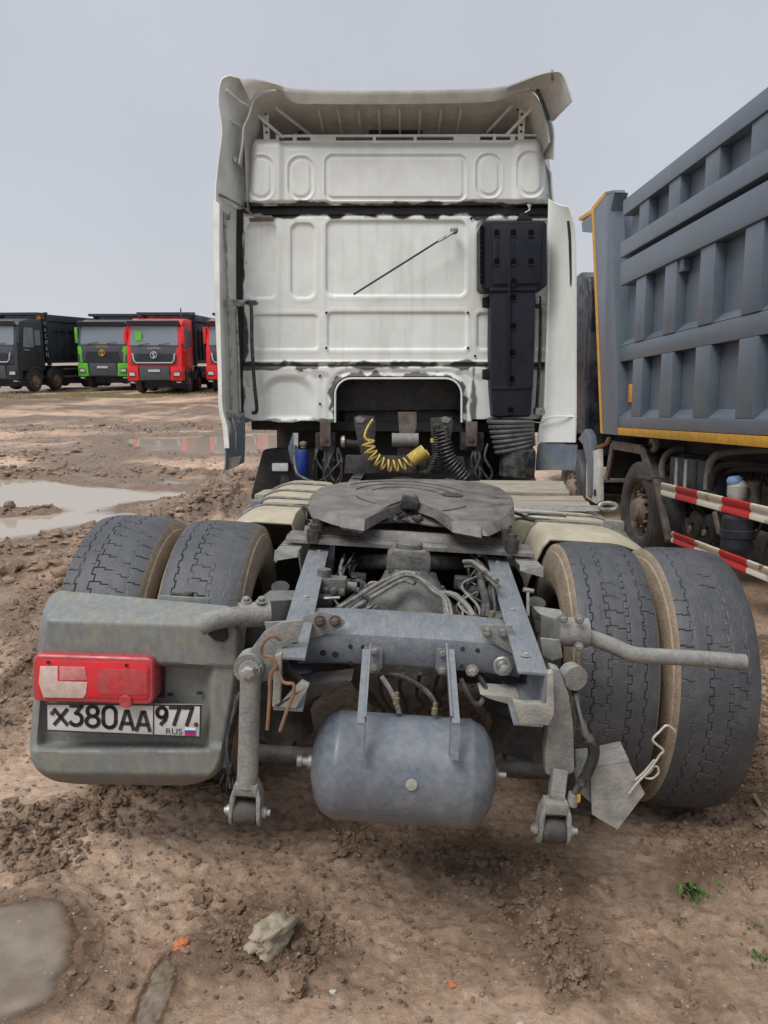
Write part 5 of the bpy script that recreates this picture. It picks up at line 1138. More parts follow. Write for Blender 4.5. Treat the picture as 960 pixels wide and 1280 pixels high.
def coil(path, turns, r, thick, name, mat, n=14):
    q_ = spline([U(x, y, Y, CB) for x, y, Y in path], 24); L = [0]
    for a, b in zip(q_[:-1], q_[1:]): L.append(L[-1]+(b-a).length)
    T = turns*n; out = []
    for k in range(T+1):
        s_ = L[-1]*k/T; i = min(max(np.searchsorted(L, s_)-1, 0), len(q_)-2); f = (s_-L[i])/max(L[i+1]-L[i], 1e-6); p = q_[i].lerp(q_[i+1], f); t = (q_[i+1]-q_[i]).normalized()
        a = Vector((0, 1, 0)); b = t.cross(a).normalized(); g = 2*pi*k/n; out.append(p+(a*cos(g)+b*sin(g))*r)
    return P(MB().tube(out, thick, 6), name, mat, FB)
coil([(460, 550, 2.48), (462, 562, 2.47), (470, 574, 2.46), (484, 582, 2.45), (500, 582, 2.45), (512, 577, 2.45), (520, 572, 2.45)], 10, .042, .0075, 'coiled_hose', 'hose_yellow')
coil([(514, 576, 2.44), (522, 570, 2.44), (532, 563, 2.44)], 8, .046, .0085, 'coiled_hose', 'hose_yellow')
pipe('hose_end', [(466, 524, 2.50), (459, 535, 2.48), (456, 546, 2.46), (462, 552, 2.46)], .008, 'hose_yellow', None, True)
coil([(545, 530, 2.50), (546, 550, 2.49), (545, 570, 2.48), (538, 584, 2.47), (528, 590, 2.47), (520, 584, 2.47)], 26, .022, .006, 'coiled_hose', 'hose_black')
coil([(552, 535, 2.50), (556, 555, 2.48), (562, 575, 2.45), (572, 588, 2.42), (582, 600, 2.38)], 16, .045, .009, 'coiled_hose', 'hose_black')
coil([(540, 575, 2.46), (536, 590, 2.46), (524, 591, 2.46)], 10, .03, .006, 'coiled_hose', 'hose_black')
P(MB().box(U(538, 553, 2.49, CB), U(544, 548, 2.50, CB)), 'hose_coupling', 'hose_yellow', FB)
fm = plate('front_axle_mudguard', [(328, 562), (345, 560), (398, 560), (398, 625), (312, 625), (318, 600)], 2.95, .10, 'soot_black', None, True, bevel=.03)
wl_ = plate('work_lamp', rrect(338, 577, 362, 591, 2), 2.70, .08, 'black_plastic', None, True, bevel=.006)
plate('lamp_glass', rrect(340, 579, 360, 589, 1.5), 2.695, .01, 'lamp_glass', wl_, True, bevel=.003)
plate('lamp_bracket', [(352, 591), (360, 591), (362, 606), (350, 606)], 2.72, .03, 'dark_iron', wl_, True)
P(MB().lathe([(.0, -.13), (.04, -.13), (.05, -.115), (.05, .06), (.042, .075), (.02, .08), (0, .08)], U(377, 575, 2.66, CB), (0, 0, 1), 20), 'washer_filter', 'blue_filter', FB)
P(MB().lathe([(.02, 0), (.02, .02), (.028, .022), (.028, .04), (.012, .05), (0, .05)], U(379, 560, 2.66, CB), (0, 0, 1), 10), 'filter_fitting', 'brass', FB)
plate('filter_bracket', [(366, 541), (373, 541), (373, 578), (364, 580), (360, 560)], 2.72, .02, 'tipper_grey', None, True)
plate('filter_label', [(367, 541.5), (372.5, 541.5), (372.5, 558), (367.5, 558)], 2.715, .004, 'panel_white', None, True, bevel=0)
pipe('hose', [(369, 556, 2.66), (368, 575, 2.65), (372, 592, 2.6), (385, 600, 2.6), (392, 602, 2.62)], .010, 'cable_grey', None, True)
for k in range(7):
    x = 408+random.uniform(-14, 16); pipe('hose', [(x, 560, 2.76), (x+random.uniform(-6, 6), 575, 2.72), (x+random.uniform(-12, 12), 592, 2.70), (x+random.uniform(-16, 16), 604, 2.7)], .009, 'hose_black', None, True)
for k in range(5):
    x = 600+random.uniform(-12, 16); pipe('hose', [(x, 555, 2.76), (x+random.uniform(-6, 6), 572, 2.72), (x+random.uniform(-12, 12), 590, 2.70), (x+random.uniform(-16, 16), 602, 2.7)], .010, 'hose_black', None, True)
# ================================================================== the grey tipper standing alongside
TP = thing('dump_truck', 'slate grey tipper truck with ribbed body, yellow bottom stripe and red-white side guards', 'truck', FD)
def Q(mb, name, mat, parent=None, **kw): return mb.build(name, mat, parent or TP, FD, **kw)
def UX(px, py, x=-1.25): return survey(px, py, 0, x, DT)
YF, YR = 8.72, 1.0                                  # front and rear end of the body
sd_ = Q(MB().box((-1.135, YR, 1.40), (-1.10, YF, 3.84)), 'side_wall', 'tipper_grey')
def rail_x(z0, z1, name='side_rail', x=-1.25, mat='tipper_grey', bev=.012, y1=YF-.01): return Q(MB().box((x, YR, z0), (-1.13, y1, z1)), name, mat, bevel=bev)
rail_x(3.68, 3.845); rail_x(3.23, 3.40, x=-1.262); rail_x(2.93, 3.185); rail_x(2.10, 2.275, x=-1.222); rail_x(1.37, 1.487, x=-1.255)
rail_x(1.285, 1.3668, 'yellow_stripe', -1.259, 'yellow_paint', .006)
ys = [8.11-.765*k for k in range(10)]
for y in ys:
    if y-.14 < YR: break
    for z0, z1, w in ((1.4885, 2.098, .28), (2.277, 2.928, .28), (3.4015, 3.679, .27)):
        Q(MB().prism([(-1.135, y-w/2, z0), (-1.232, y-w/2+.003, z0), (-1.232, y+w/2-.003, z0), (-1.135, y+w/2, z0)], (0, 0, z1-z0)), 'rib', 'tipper_grey', bevel=.008)
edges_ = [YF-.005]+[y for y in ys if y-.14 > YR]
for a, b in zip(edges_[:-1], edges_[1:]):            # sloping sill at the foot of every pressed field, weld bead beside the rib
    y1 = a-.14 if a < 8.5 else a; y0 = b+.14
    for z0 in (1.4885, 2.277):
        Q(MB().prism([(-1.135, y0+.001, z0), (-1.222, y0+.001, z0), (-1.135, y0+.001, z0+.075)], (0, y1-y0-.002, 0)), 'sill', 'tipper_grey')
    Q(MB().tube([(-1.138, y0+.06, 2.37), (-1.138, y0+.06, 2.90)], .005, 5), 'weld_bead', 'tipper_grey')
    Q(MB().tube([(-1.138, y0+.06, 1.58), (-1.138, y0+.06, 2.08)], .005, 5), 'weld_bead', 'tipper_grey')
Q(MB().box(UX(776, 509, -1.17), UX(790, 480, -1.155)), 'side_reflector', 'orange') if False else None
p0, p1 = UX(783.5, 503, -1.17), UX(789, 480, -1.17)
Q(MB().box((-1.157, p1.y, p0.z), (-1.136, p0.y, p1.z)), 'side_reflector', 'orange', bevel=.004)
p0, p1 = UX(846, 345, -1.16), UX(862, 322, -1.16); Q(MB().box((-1.215, p1.y, p0.z), (-1.136, p0.y, p1.z)), 'hook_plate', 'tipper_grey', bevel=.01)
# corner post (front edge raked), its yellow edge, headboard and cab guard
def poly_x(pts, x, dx, name, mat, parent=None, **kw): return Q(MB().prism([UX(a, b, x) for a, b in pts], (dx, 0, 0)), name, mat, parent, **kw)
post = poly_x([(771.5, 544), (753, 542), (742, 263), (757, 244), (768, 240.5), (763, 264), (767.5, 365), (771, 480)], -1.265, .16, 'corner_post', 'tipper_grey', bevel=.006)
poly_x([(753, 542), (750.5, 541), (739, 260), (742, 263)], -1.268, .12, 'post_edge', 'yellow_paint', post)
poly_x([(742, 263), (739, 260), (756, 240), (757, 244)], -1.268, .12, 'post_edge', 'yellow_paint', post)
poly_x([(756.5, 243.5), (756, 240), (768, 237.5), (768.5, 240.5)], -1.266, .12, 'post_cap', 'tipper_grey', post)
Q(MB().prism([(-1.105, 8.72, 1.32), (-1.105, 8.85, 1.32), (-1.105, 9.5, 3.98), (-1.105, 9.35, 3.98)], (2.3, 0, 0)), 'headboard', 'tipper_grey')
poly_x([(739, 262), (722.5, 273), (724, 276), (739, 267)], -1.262, 2.5, 'cab_guard', 'yellow_paint')
poly_x([(739, 268), (727, 278), (728, 290), (740, 291)], -1.26, .05, 'cab_guard_side', 'tipper_grey')
Q(MB().box((-1.06, YR, 1.38), (1.25, YF, 1.46)), 'body_floor', 'tipper_dark'); Q(MB().box((1.12, YR, 1.46), (1.25, YF, 3.85)), 'far_side_wall', 'tipper_grey')
Q(MB().box((-1.12, YR-.06, 1.40), (1.12, YR, 3.6)), 'tailgate', 'tipper_grey')
# chassis below
for x in (-.42, .42): Q(MB().box((x-.04, YR+.2, .78), (x+.04, 12.6, 1.08)), 'frame_rail', 'chassis_dark')
for x in (-.42, .42): Q(MB().box((x-.05, YR+.2, 1.09), (x+.05, YF+.3, 1.28)), 'subframe_rail', 'chassis_dark')
for k in range(9): Q(MB().box((-1.10, 1.5+k*.85, 1.26), (1.1, 1.58+k*.85, 1.378)), 'floor_bearer', 'chassis_dark')
Q(MB().box((-.5, 5.2, .45), (.5, 7.0, 1.2)), 'gearbox', 'chassis_dark', bevel=.05)
Q(MB().box((-1.05, 4.4, .40), (-.55, 5.3, 1.0)), 'fuel_tank', 'chassis_dark', bevel=.06)
tyr = tyre_mesh('tipper_tyre_mesh', .53, .29, False)
tyr.materials[1] = M['rubber_dark']
def tip_wheel(y, x, hub='hub_dust', z=.50, steer=0):
    s = -1 if x < 0 else 1
    f = FD @ Matrix.Translation((x, y, z)) @ Matrix.Rotation(steer, 4, 'Z')
    mb = rim_mb(s, .05, .30)
    mb.lathe([(.15, .06), (.15, .12), (.12, .15), (.11, .19), (.07, .20), (0, .20)], (0, 0, 0), (s, 0, 0), 20)
    for k in range(10):
        g = 2*pi*k/10; mb.cyl((s*.06, .17*cos(g), .17*sin(g)), (s*.13, .17*cos(g), .17*sin(g)), .017, 8); mb.bolt((s*.05, .23*cos(g+.3), .23*sin(g+.3)), (s, 0, 0), .02, .05)
    w = mb.build('wheel', hub, TP, f); place(tyr, 'tyre', w, f, 0)
for s in (-1, 1):
    tip_wheel(8.0, s*1.06); tip_wheel(10.42, s*1.10, 'hub_dust'); tip_wheel(3.4, s*1.06); tip_wheel(2.05, s*1.06)
Q(MB().cyl((-1.0, 8.0, .5), (1.0, 8.0, .5), .08, 12), 'axle', 'chassis_dark'); Q(MB().cyl((-1.0, 10.42, .5), (1.0, 10.42, .5), .08, 12), 'axle', 'chassis_dark')
# mudguard hoop over the second axle
hp = [UX(759, 598, -1.18), UX(766, 556, -1.18), UX(803, 562, -1.18), UX(812, 590, -1.18), UX(820, 632, -1.18)]
mb = MB()
for a, b in zip(hp[:-1], hp[1:]): mb.beam(a, b, .10, .03, (1, 0, 0))
Q(mb, 'mudguard_hoop', 'brown_rusty', bevel=.004)
mb = MB()
for a, b in zip(hp[:-1], hp[1:]): mb.beam(a+Vector((.33, 0, .01)), b+Vector((.33, 0, .01)), .02, .62, (1, 0, 0)) if False else mb.prism([a, b, b+Vector((.6, 0, 0)), a+Vector((.6, 0, 0))], (0, 0, .006))
Q(mb, 'mudguard', 'chassis_dark')
# white box panel between the front wheels, cab step and wheel arch lip
wp = Q(MB().prism([UX(x, y, -1.22) for x, y in ((733, 566), (749, 561), (750, 626), (745, 630), (732, 622))], (.05, 0, 0)), 'battery_cover', 'panel_white', bevel=.008)
Q(MB().lathe([(.045, 0), (.045, .01), (0, .011)], UX(744, 616, -1.222), (-1, 0, 0), 16), 'cover_hole', 'soot_black', wp)
Q(MB().tube([UX(738, 566, -1.2), UX(748, 560, -1.15), UX(758, 556, -1.05), UX(762, 548, -1.0)], .035, 8), 'cover_pipe', 'rust')
ar = [Vector((-1.20, 10.42+.66*cos(t), .50+.66*sin(t))) for t in np.linspace(.0, pi*.72, 12)]
mb = MB()
for a, b in zip(ar[:-1], ar[1:]): mb.prism([a, b, b+Vector((0, .1*0, .11)), a+Vector((0, 0, .11))], (.22, 0, 0))
ar2 = [Vector((-1.24, 9.70-.02*k, .62+.085*k)) for k in range(9)]
Q(MB().prism([UX(a, b, -1.25) for a, b in ((722, 549), (731, 536), (736, 545), (739, 575), (738, 620), (734, 622), (733, 580), (728, 556))], (.10, 0, 0)), 'wheel_arch', 'tipper_grey', bevel=.02)
# cab
cabp = [(9.95, .95), (9.95, 3.0), (10.05, 3.25), (10.4, 3.38), (12.0, 3.30), (12.35, 2.1), (12.45, .75), (10.95, .75), (10.9, 1.25), (10.15, 1.25)]
tc_ = Q(MB().prism([(-1.22, y, z) for y, z in cabp], (2.44, 0, 0)), 'cab', 'cab_black', bevel=.05, seg=3)
Q(MB().prism([(-1.226, 10.5, 2.2), (-1.226, 11.6, 2.2), (-1.226, 11.5, 3.0), (-1.226, 10.5, 3.0)], (.01, 0, 0)), 'side_window', 'windscreen', tc_)
Q(MB().prism([(-1.226, 10.0, 1.95), (-1.226, 10.08, 1.95), (-1.226, 10.08, 2.6), (-1.226, 10.0, 2.6)], (.01, 0, 0)), 'cab_vent', 'chassis_dark', tc_)
# coolant bottle behind the cab
bt = UX(739, 452, -1.05)
jb = Q(MB().lathe([(.0, -.12), (.13, -.12), (.15, -.09), (.15, .10), (.17, .12), (.17, .20), (.15, .24), (.05, .27), (.05, .31), (0, .31)], (-1.0, 9.62, bt.z-.06), (0, 0, 1), 10), 'coolant_bottle', 'jug')
for k in range(3): Q(MB().lathe([(.172, 0), (.178, .015), (.172, .03)], (-1.0, 9.62, bt.z-.06+.06+k*.06), (0, 0, 1), 12), 'bottle_rib', 'jug', jb)
Q(MB().lathe([(.0, -.19), (.14, -.19), (.165, -.16), (.165, -.06), (.14, -.03), (0, -.03)], (-1.0, 9.62, bt.z-.09), (0, 0, 1), 12), 'lamp_red', 'red_glass', jb)
Q(MB().box((-1.0, 9.35, 1.30), (1.0, 9.6, 2.6)), 'air_filter_stack', 'chassis_dark', bevel=.05)
# side guards
def guard(px0, py_t, py_b, yend):
    a, b = UX(px0, py_t), UX(px0, py_b); z1, z0 = a.z, b.z; h = z1-z0
    prof = [(-1.235, z0), (-1.250, z0+h*.06), (-1.250, z0+h*.34), (-1.236, z0+h*.46), (-1.236, z0+h*.54), (-1.250, z0+h*.66), (-1.250, z0+h*.94), (-1.235, z1)]
    mb = MB(); mb.strip([Vector((x, yend, z)) for x, z in prof], [Vector((x, a.y, z)) for x, z in prof])
    return Q(mb, 'side_guard', 'guard_stripes', solid=.006, ang=50)
guard(826, 603, 619.5, 4.0); guard(839, 664, 678.5, 4.0)
Q(MB().beam(UX(820, 600, -1.225), UX(836, 676, -1.225), .05, .06, (1, 0, 0)), 'guard_post', 'brown_rusty', bevel=.004)
Q(MB().beam((-1.22, 4.8, .3), (-1.22, 4.8, 1.2), .05, .06, (1, 0, 0)), 'guard_post', 'brown_rusty', bevel=.004)
Q(MB().box(UX(812, 600, -1.24), UX(826, 593, -1.0)), 'guard_foot', 'brown_rusty')
# batteries, pipes, bottle, tanks behind the guards
b0, b1 = UX(836, 608, -1.12), UX(886, 577, -1.12)
bb = Q(MB().box((-1.12, b1.y, b0.z), (-.75, b0.y, b1.z)), 'battery_box', 'tipper_dark', bevel=.012)
for f in (.30, .55, .8): Q(MB().box((-1.128, b1.y+(b0.y-b1.y)*f-.025, b0.z+.01), (-1.119, b1.y+(b0.y-b1.y)*f+.025, b1.z-.01)), 'battery_strap', 'panel_white' if f > .5 else 'chassis_dark', bb)
def qp(name, pts, r, mat): return Q(MB().tube(spline([UX(x, y, X) for x, y, X in pts], 6), r, 10), name, mat)
qp('air_pipe', [(884, 612, -1.1), (886, 590, -1.1), (892, 572, -1.1), (910, 566, -1.0), (960, 562, -.9), (1010, 562, -.9)], .035, 'cast_dust')
qp('air_pipe', [(888, 612, -1.08), (893, 592, -1.08), (903, 582, -1.05), (930, 580, -1.0), (975, 584, -.9)], .03, 'chassis_dark')
qp('air_pipe', [(828, 598, -1.1), (828, 580, -1.1), (836, 566, -1.05), (856, 560, -.9)], .032, 'cast_dust')
qp('air_pipe', [(834, 590, -1.05), (842, 575, -1.05), (860, 570, -1.0), (884, 572, -.9)], .02, 'chassis_dark')
qp('air_pipe', [(905, 592, -1.0), (925, 586, -1.0), (965, 588, -.95), (1000, 592, -.9)], .025, 'chassis_dark')
Q(MB().lathe([(.0, -.10), (.06, -.10), (.08, -.05), (.08, .03), (.05, .07), (.035, .08), (.035, .10), (0, .10)], UX(922, 612, -1.1), (0, 0, 1), 14), 'fluid_bottle', 'panel_white')
Q(MB().lathe([(.05, 0), (.06, .02), (.06, .05), (.045, .075), (0, .08)], UX(919, 607, -1.12), (-.2, 0, 1), 14), 'bottle_cap', 'cap_blue')
Q(MB().lathe([(.10, -.16), (.13, -.13), (.13, -.05), (.14, -.04), (.14, .02), (.13, .03), (.13, .12), (.10, .15)], UX(922, 665, -1.0), (0, 0, 1), 20), 'air_dryer', 'tipper_dark')
Q(MB().box(UX(938, 640, -1.0), UX(975, 600, -.7)), 'valve_box', 'hub_dust', bevel=.02)
for x, y in ((866, 655), (884, 660)): Q(MB().lathe([(.02, 0), (.12, .01), (.135, .04), (.135, .3)], UX(x, y, -1.02), (-1, 0, 0) if False else (1, 0, 0), 20), 'air_tank', 'chassis_dark'); Q(MB().lathe([(.03, 0), (.03, .02), (0, .02)], UX(x-3, y+6, -1.03), (-1, 0, 0), 10), 'tank_port', 'cast_dust')
Q(MB().beam(UX(893, 640, -1.05), UX(899, 668, -1.05), .03, .03), 'bracket', 'hub_dust')
for k in range(16):
    x = random.uniform(835, 960); qp('hose', [(x, 585, -.9), (x+random.uniform(-15, 15), 620, -.95), (x+random.uniform(-20, 20), 650, -.95), (x+random.uniform(-30, 30), 690, -.9)], .012, 'chassis_dark')
Q(MB().lathe([(.05, 0), (.07, .02), (.07, .05), (.03, .07)], UX(822, 557, -1.1), (-1, 0, 0), 14), 'marker_lamp', 'cast_dust'); Q(MB().box(UX(812, 560, -1.1), UX(818, 549, -1.08)), 'marker_lamp', 'gold')
Q(MB().box((-.9, 5.6, .95), (.9, 8.6, 1.26)), 'under_tray', 'chassis_dark')

# ================================================================== tippers parked far behind
def far_truck(label, cat_group, x, y, z, yaw, col, dump, grille, emblem, corners):
    fr = Matrix.Translation((x, y, z)) @ Matrix.Rotation(radians(yaw), 4, 'Z')
    T = thing('tipper_truck', label, 'truck', fr, cat_group)
    def K(mb, name, mat, parent=None, **kw): return mb.build(name, mat, parent or T, fr, **kw)
    # cab: local -Y is the front
    side = [(0, .95), (.02, 1.55), (.10, 2.1), (.30, 3.02), (.5, 3.22), (1.2, 3.36), (2.2, 3.36), (2.3, 3.2), (2.3, .95)]
    cab_ = K(MB().prism([(-1.22, yy, zz) for yy, zz in side], (2.44, 0, 0)), 'cab', col, bevel=.06)
    K(MB().prism([(-1.08, .085, 2.14), (1.08, .085, 2.14), (1.03, .285, 3.0), (-1.03, .285, 3.0)], (0, .03, 0)) , 'windscreen', 'windscreen', cab_)
    K(MB().prism([(-1.10, .065, 2.10), (1.10, .065, 2.10), (1.10, .085, 2.16), (-1.10, .085, 2.16)], (0, .02, 0)), 'windscreen_frame', 'bg_black', cab_)
    K(MB().prism([(-1.2, .24, 3.00), (1.2, .24, 3.00), (1.2, .05, 3.10), (1.15, .10, 3.24), (-1.15, .10, 3.24), (-1.2, .05, 3.10)], (0, .12, .02)), 'sun_visor', 'bg_grey', cab_, bevel=.02)
    for s in (-.45, .45): K(MB().beam((s-.25, .05, 2.17), (s+.25, .06, 2.24), .02, .02), 'wiper', 'bg_black', cab_)
    # front panel, grille with chrome surround, emblem
    gp = K(MB().prism([(-.98, -.03, 1.30), (.98, -.03, 1.30), (1.06, .03, 2.08), (-1.06, .03, 2.08)], (0, .06, 0)), 'front_panel', 'bg_grey', cab_, bevel=.02)
    for k in range(5): K(MB().beam((-.85+.02*k, -.045+.005*k, 1.42+k*.085), (.85-.02*k, -.045+.005*k, 1.42+k*.085), .03, .05), 'grille_bar', 'bg_black', gp)
    if grille == 'chrome':
        K(MB().tube([(-.95, -.04, 1.80), (-.90, -.06, 1.50), (-.80, -.07, 1.38), (.80, -.07, 1.38), (.90, -.06, 1.50), (.95, -.04, 1.80)], .035, 6), 'grille_surround', 'chrome', gp)
    em = MB(); c = (0, -.08, 1.72)
    em.tube([(c[0]+.14*cos(t), c[1], c[2]+.14*sin(t)) for t in np.linspace(0, 2*pi, 21)], .022, 6)
    em.prism([(-.09, c[1], c[2]+.06), (-.03, c[1], c[2]+.10), (.06, c[1], c[2]+.09), (-.01, c[1], c[2]+.02), (.07, c[1], c[2]-.02), (.05, c[1], c[2]-.10), (-.06, c[1], c[2]-.09), (.01, c[1], c[2]-.03)], (0, .02, 0))
    K(em, 'emblem', emblem, gp)
    me = text_mesh('SHACMAN', .13)
    xs_ = [v.co.x for v in me.vertices]; w_ = max(xs_)
    for v in me.vertices: v.co = Vector((-v.co.x*-1*.60/w_-.30, -.002, 1.98+v.co.y))
    me.materials.append(M[emblem]); place(me, 'lettering', gp, fr, 0)
    # bumper, corner panels, lamps, plate, steps
    bp_ = K(MB().prism([(-.70, -.10, .62), (.70, -.10, .62), (.66, -.08, 1.22), (-.66, -.08, 1.22)], (0, .30, 0)), 'bumper', 'bg_grey', bevel=.03)
    for s in (-1, 1):
        cp = K(MB().prism([(s*.705, -.10, .60), (s*1.24, -.02, .58), (s*1.25, -.02, 1.20), (s*1.05, -.06, 1.24), (s*.74, -.09, 1.22)], (0, .38, 0)), 'bumper_corner', corners, bevel=.03)
        K(MB().prism([(s*.84, -.115, .78), (s*1.17, -.075, .78), (s*1.17, -.075, .98), (s*.88, -.11, .98)], (0, .03, 0)), 'headlamp_surround', 'bg_black', cp)
        K(MB().prism([(s*.87, -.125, .81), (s*1.13, -.085, .81), (s*1.13, -.085, .95), (s*.90, -.12, .95)], (0, .03, 0)), 'headlamp', 'lamp_glass', cp)
        K(MB().prism([(s*.985, -.02, 1.26), (s*1.23, .04, 1.26), (s*1.23, .08, 2.05), (s*1.05, .02, 2.05), (s*.98, .0, 1.85), (s*1.02, .0, 1.65)], (0, .10, 0)), 'corner_panel', corners, bevel=.02)
        mi_ = K(MB().box((s*1.28-.07, .14, 2.2), (s*1.28+.07, .28, 2.95)), 'mirror', corners if corners != 'bg_grey' else 'bg_black', cab_, bevel=.03)
        K(MB().beam((s*1.15, .3, 2.9), (s*1.30, .2, 2.93), .04, .04), 'mirror_arm', 'bg_black', mi_)
        K(MB().beam((s*1.05, .0, .52), (s*1.05, .25, .48), .2, .04), 'step', 'chrome')
        K(MB().prism([(s*1.225, .55, 2.05), (s*1.225, 1.45, 2.05), (s*1.225, 1.45, 2.95), (s*1.225, .75, 2.95)], (s*.01, 0, 0)), 'side_window', 'windscreen', cab_)
        K(MB().prism([(s*1.225, 1.55, 2.15), (s*1.225, 2.0, 2.15), (s*1.225, 2.0, 2.85), (s*1.225, 1.55, 2.85)], (s*.01, 0, 0)), 'side_window', 'windscreen', cab_)
        K(MB().box((min(s*1.222, s*1.25), .60, 1.90), (max(s*1.222, s*1.25), 1.0, 1.95)), 'door_handle', 'chrome', cab_)
    K(MB().box((-.26, -.125, .98), (.26, -.105, 1.09)), 'number_plate', 'plate_white', bp_)
    # wheels and arches
    tw = far_truck.tyre
    for yy in (1.42, 3.25, 6.4, 7.75):
        for s in (-1, 1):
            f = fr @ Matrix.Translation((s*1.06, yy, .52)); mb = MB()
            mb.lathe([(.30, .13), (.26, .08), (.20, .05), (.17, .13), (.10, .16), (.0, .16)], (0, 0, 0), (s, 0, 0), 18)
            w = mb.build('wheel', 'wheel_tan', T, f); place(tw, 'tyre', w, f, 0)
    for s in (-1, 1):
        for yc in (1.42, 3.25):
            ring = [Vector((s*1.0, yc+.64*cos(t), .52+.64*sin(t))) for t in np.linspace(.1, pi-.1, 12)]
            mb = MB(); mb.strip(ring, [p+Vector((s*.24, 0, 0)) for p in ring]); K(mb, 'wheel_arch', 'bg_grey', solid=.05)
    K(MB().box((-.9, .35, .55), (.9, 2.2, .95)), 'engine_sump', 'bg_black'); K(MB().box((-1.0, 1.15, .22), (1.0, 1.7, .75)), 'front_shade_box', 'bg_black'); K(MB().box((-1.0, 3.0, .22), (1.0, 3.5, .8)), 'second_shade_box', 'bg_black'); K(MB().box((-1.0, 5.9, .2), (1.0, 8.3, .9)), 'rear_shade_box', 'bg_black'); K(MB().box((-.45, 2.2, .7), (.45, 8.3, 1.1)), 'chassis', 'bg_black')  # low boxes near the axles are dark fill standing in for underside shade
    for s in (-1, 1):
        for zz in (.58, .95): K(MB().box((min(s*1.18, s*1.22), 3.95, zz), (max(s*1.18, s*1.22), 5.8, zz+.09)), 'side_guard', 'cast_dust')
        K(MB().box((min(s*.5, s*1.1), 4.0, .6), (max(s*.5, s*1.1), 5.7, 1.15)), 'tank', 'bg_black')
    # tipping body
    Y0, Y1, zb, zt = 2.75, 8.6, 1.30, 3.62
    bd = K(MB().box((-1.18, Y0, zb), (1.18, Y1, zt)), 'tipping_body', dump, bevel=.02)
    for s in (-1, 1):
        for z0, z1 in ((zt-.30, zt), (zt-.75, zt-.45), (zb, zb+.18)): K(MB().box((min(s*1.182, s*1.27), Y0, z0), (max(s*1.182, s*1.27), Y1, z1)), 'body_rail', dump, bd)
        for k in range(8): K(MB().box((min(s*1.182, s*1.26), Y0+.05+k*.75, zb+.185), (max(s*1.182, s*1.26), Y0+.25+k*.75, zt-.755)), 'rib', dump, bd)
        K(MB().box((s*1.2-.08, Y0-.14, zb-.1), (s*1.2+.08, Y0-.005, zt+.10)), 'corner_post', dump, bd)
    K(MB().box((-1.25, Y0-.9, zt-.06), (1.25, Y0-.15, zt+.06)), 'cab_guard', dump, bd)
    K(MB().box((-1.0, 2.35, 1.1), (1.0, 2.6, 2.9)), 'filter_stack', 'bg_black')
    return T, K, fr
far_truck.tyre = tyre_mesh('far_tyre_mesh', .53, .28, False)
far_truck.tyre.materials[0] = M['rubber_dark']; far_truck.tyre.materials[1] = M['rubber_dark']
GRP = 'tipper trucks parked in a row across the yard'
gfar = lambda x, y: float(base(np.array([x]), np.array([y]))[0])
def far(px, d): return (px-480)/FOC*d*1.0
D1 = 36.4
T, K, fr = far_truck('red-cornered tipper with chrome grille surround, parked facing the puddle', GRP, -10.32, 35.2, -.22, 0, 'bg_red', 'bg_black', 'chrome', 'chrome', 'bg_red')
K(MB().box((-.85, .11, 2.35), (-.55, .125, 2.75)), 'windscreen_card', 'bg_green'); K(MB().lathe([(.03, 0), (.03, .45), (0, .45)], (1.05, 1.0, 3.36), (0, 0, 1), 8), 'aerial', 'bg_grey')
T, K, fr = far_truck('green-cornered tipper with gold emblem between the black and the red truck', GRP, -13.85, 38.6, -.12, 0, 'bg_grey', 'bg_black', 'plain', 'gold', 'bg_green')
T, K, fr = far_truck('black tipper at the left edge with long dark ribbed body', GRP, -18.0, 36.0, -.19, -8, 'bg_black', 'bg_black', 'chrome', 'chrome', 'bg_black')
K(MB().lathe([(.10, 0), (.11, .08), (.09, .2), (0, .22)], (1.1, 2.2, 3.36), (0, 0, 1), 12), 'beacon', 'orange')
for k, c in enumerate('SHACMAN'):
    me = text_mesh(c, .30)
    for v in me.vertices: v.co = Vector((1.10+v.co.x*.6, 2.60, 3.4-k*.30+v.co.y))
    me.materials.append(M['print_white']); place(me, 'lettering', T, fr, 0)
T, K, fr = far_truck('second red tipper half hidden behind the white cab', GRP, -6.95, 36.0, -.20, 0, 'bg_red', 'bg_black', 'chrome', 'chrome', 'bg_red')
# ================================================================== small things on the ground
def lump_thing(name, label, cat, px, py, r, mat, sc=(1, 1, 1), rz=0, sink=.35, seed=0):
    x, y = G(px, py); bm = bmesh.new(); bmesh.ops.create_icosphere(bm, subdivisions=4, radius=1)
    for v in bm.verts:
        p = np.array([v.co.x*1.1+seed]); q_ = np.array([v.co.y*1.1+v.co.z*1.7])
        k = 1+.75*float(fbm(p*1.3, q_*1.3, 5, seed, .6)[0]); c = v.co*k
        m = max(abs(c.x), abs(c.y), abs(c.z)); c *= (1-.35*max(0, m-.72)/max(m, .01))
        v.co = (c.x*sc[0]*r, c.y*sc[1]*r, c.z*sc[2]*r)
    me = bpy.data.meshes.new(name); bm.to_mesh(me); bm.free(); me.materials.append(M[mat])
    o = place(me, name, None, Matrix.Translation((x, y, gz(x, y)+r*sc[2]*(1-2*sink)*.5)) @ Matrix.Rotation(rz, 4, 'Z'), 50); tag(o, label, cat); return o
lump_thing('stone', 'pale muddy stone standing in loose soil at the bottom of the picture', 'stone', 340, 1190, .062, 'stone', (.75, 1.45, .75), -.45, .3, 3)
lump_thing('brick_fragment', 'orange brick chip lying beside the left puddle', 'brick', 228, 1200, .026, 'brick', (1, .9, .6), .4, .45, 5)
lump_thing('brick_fragment', 'small reddish brick chip below the right hanging link', 'brick', 566, 1222, .013, 'brick', (1, .9, .6), .4, .4, 6)
lump_thing('pebble', 'flat grey pebble at the bottom edge of the picture', 'stone', 652, 1272, .016, 'panel_white', (.8, 1.2, .4), .2, .3, 8)
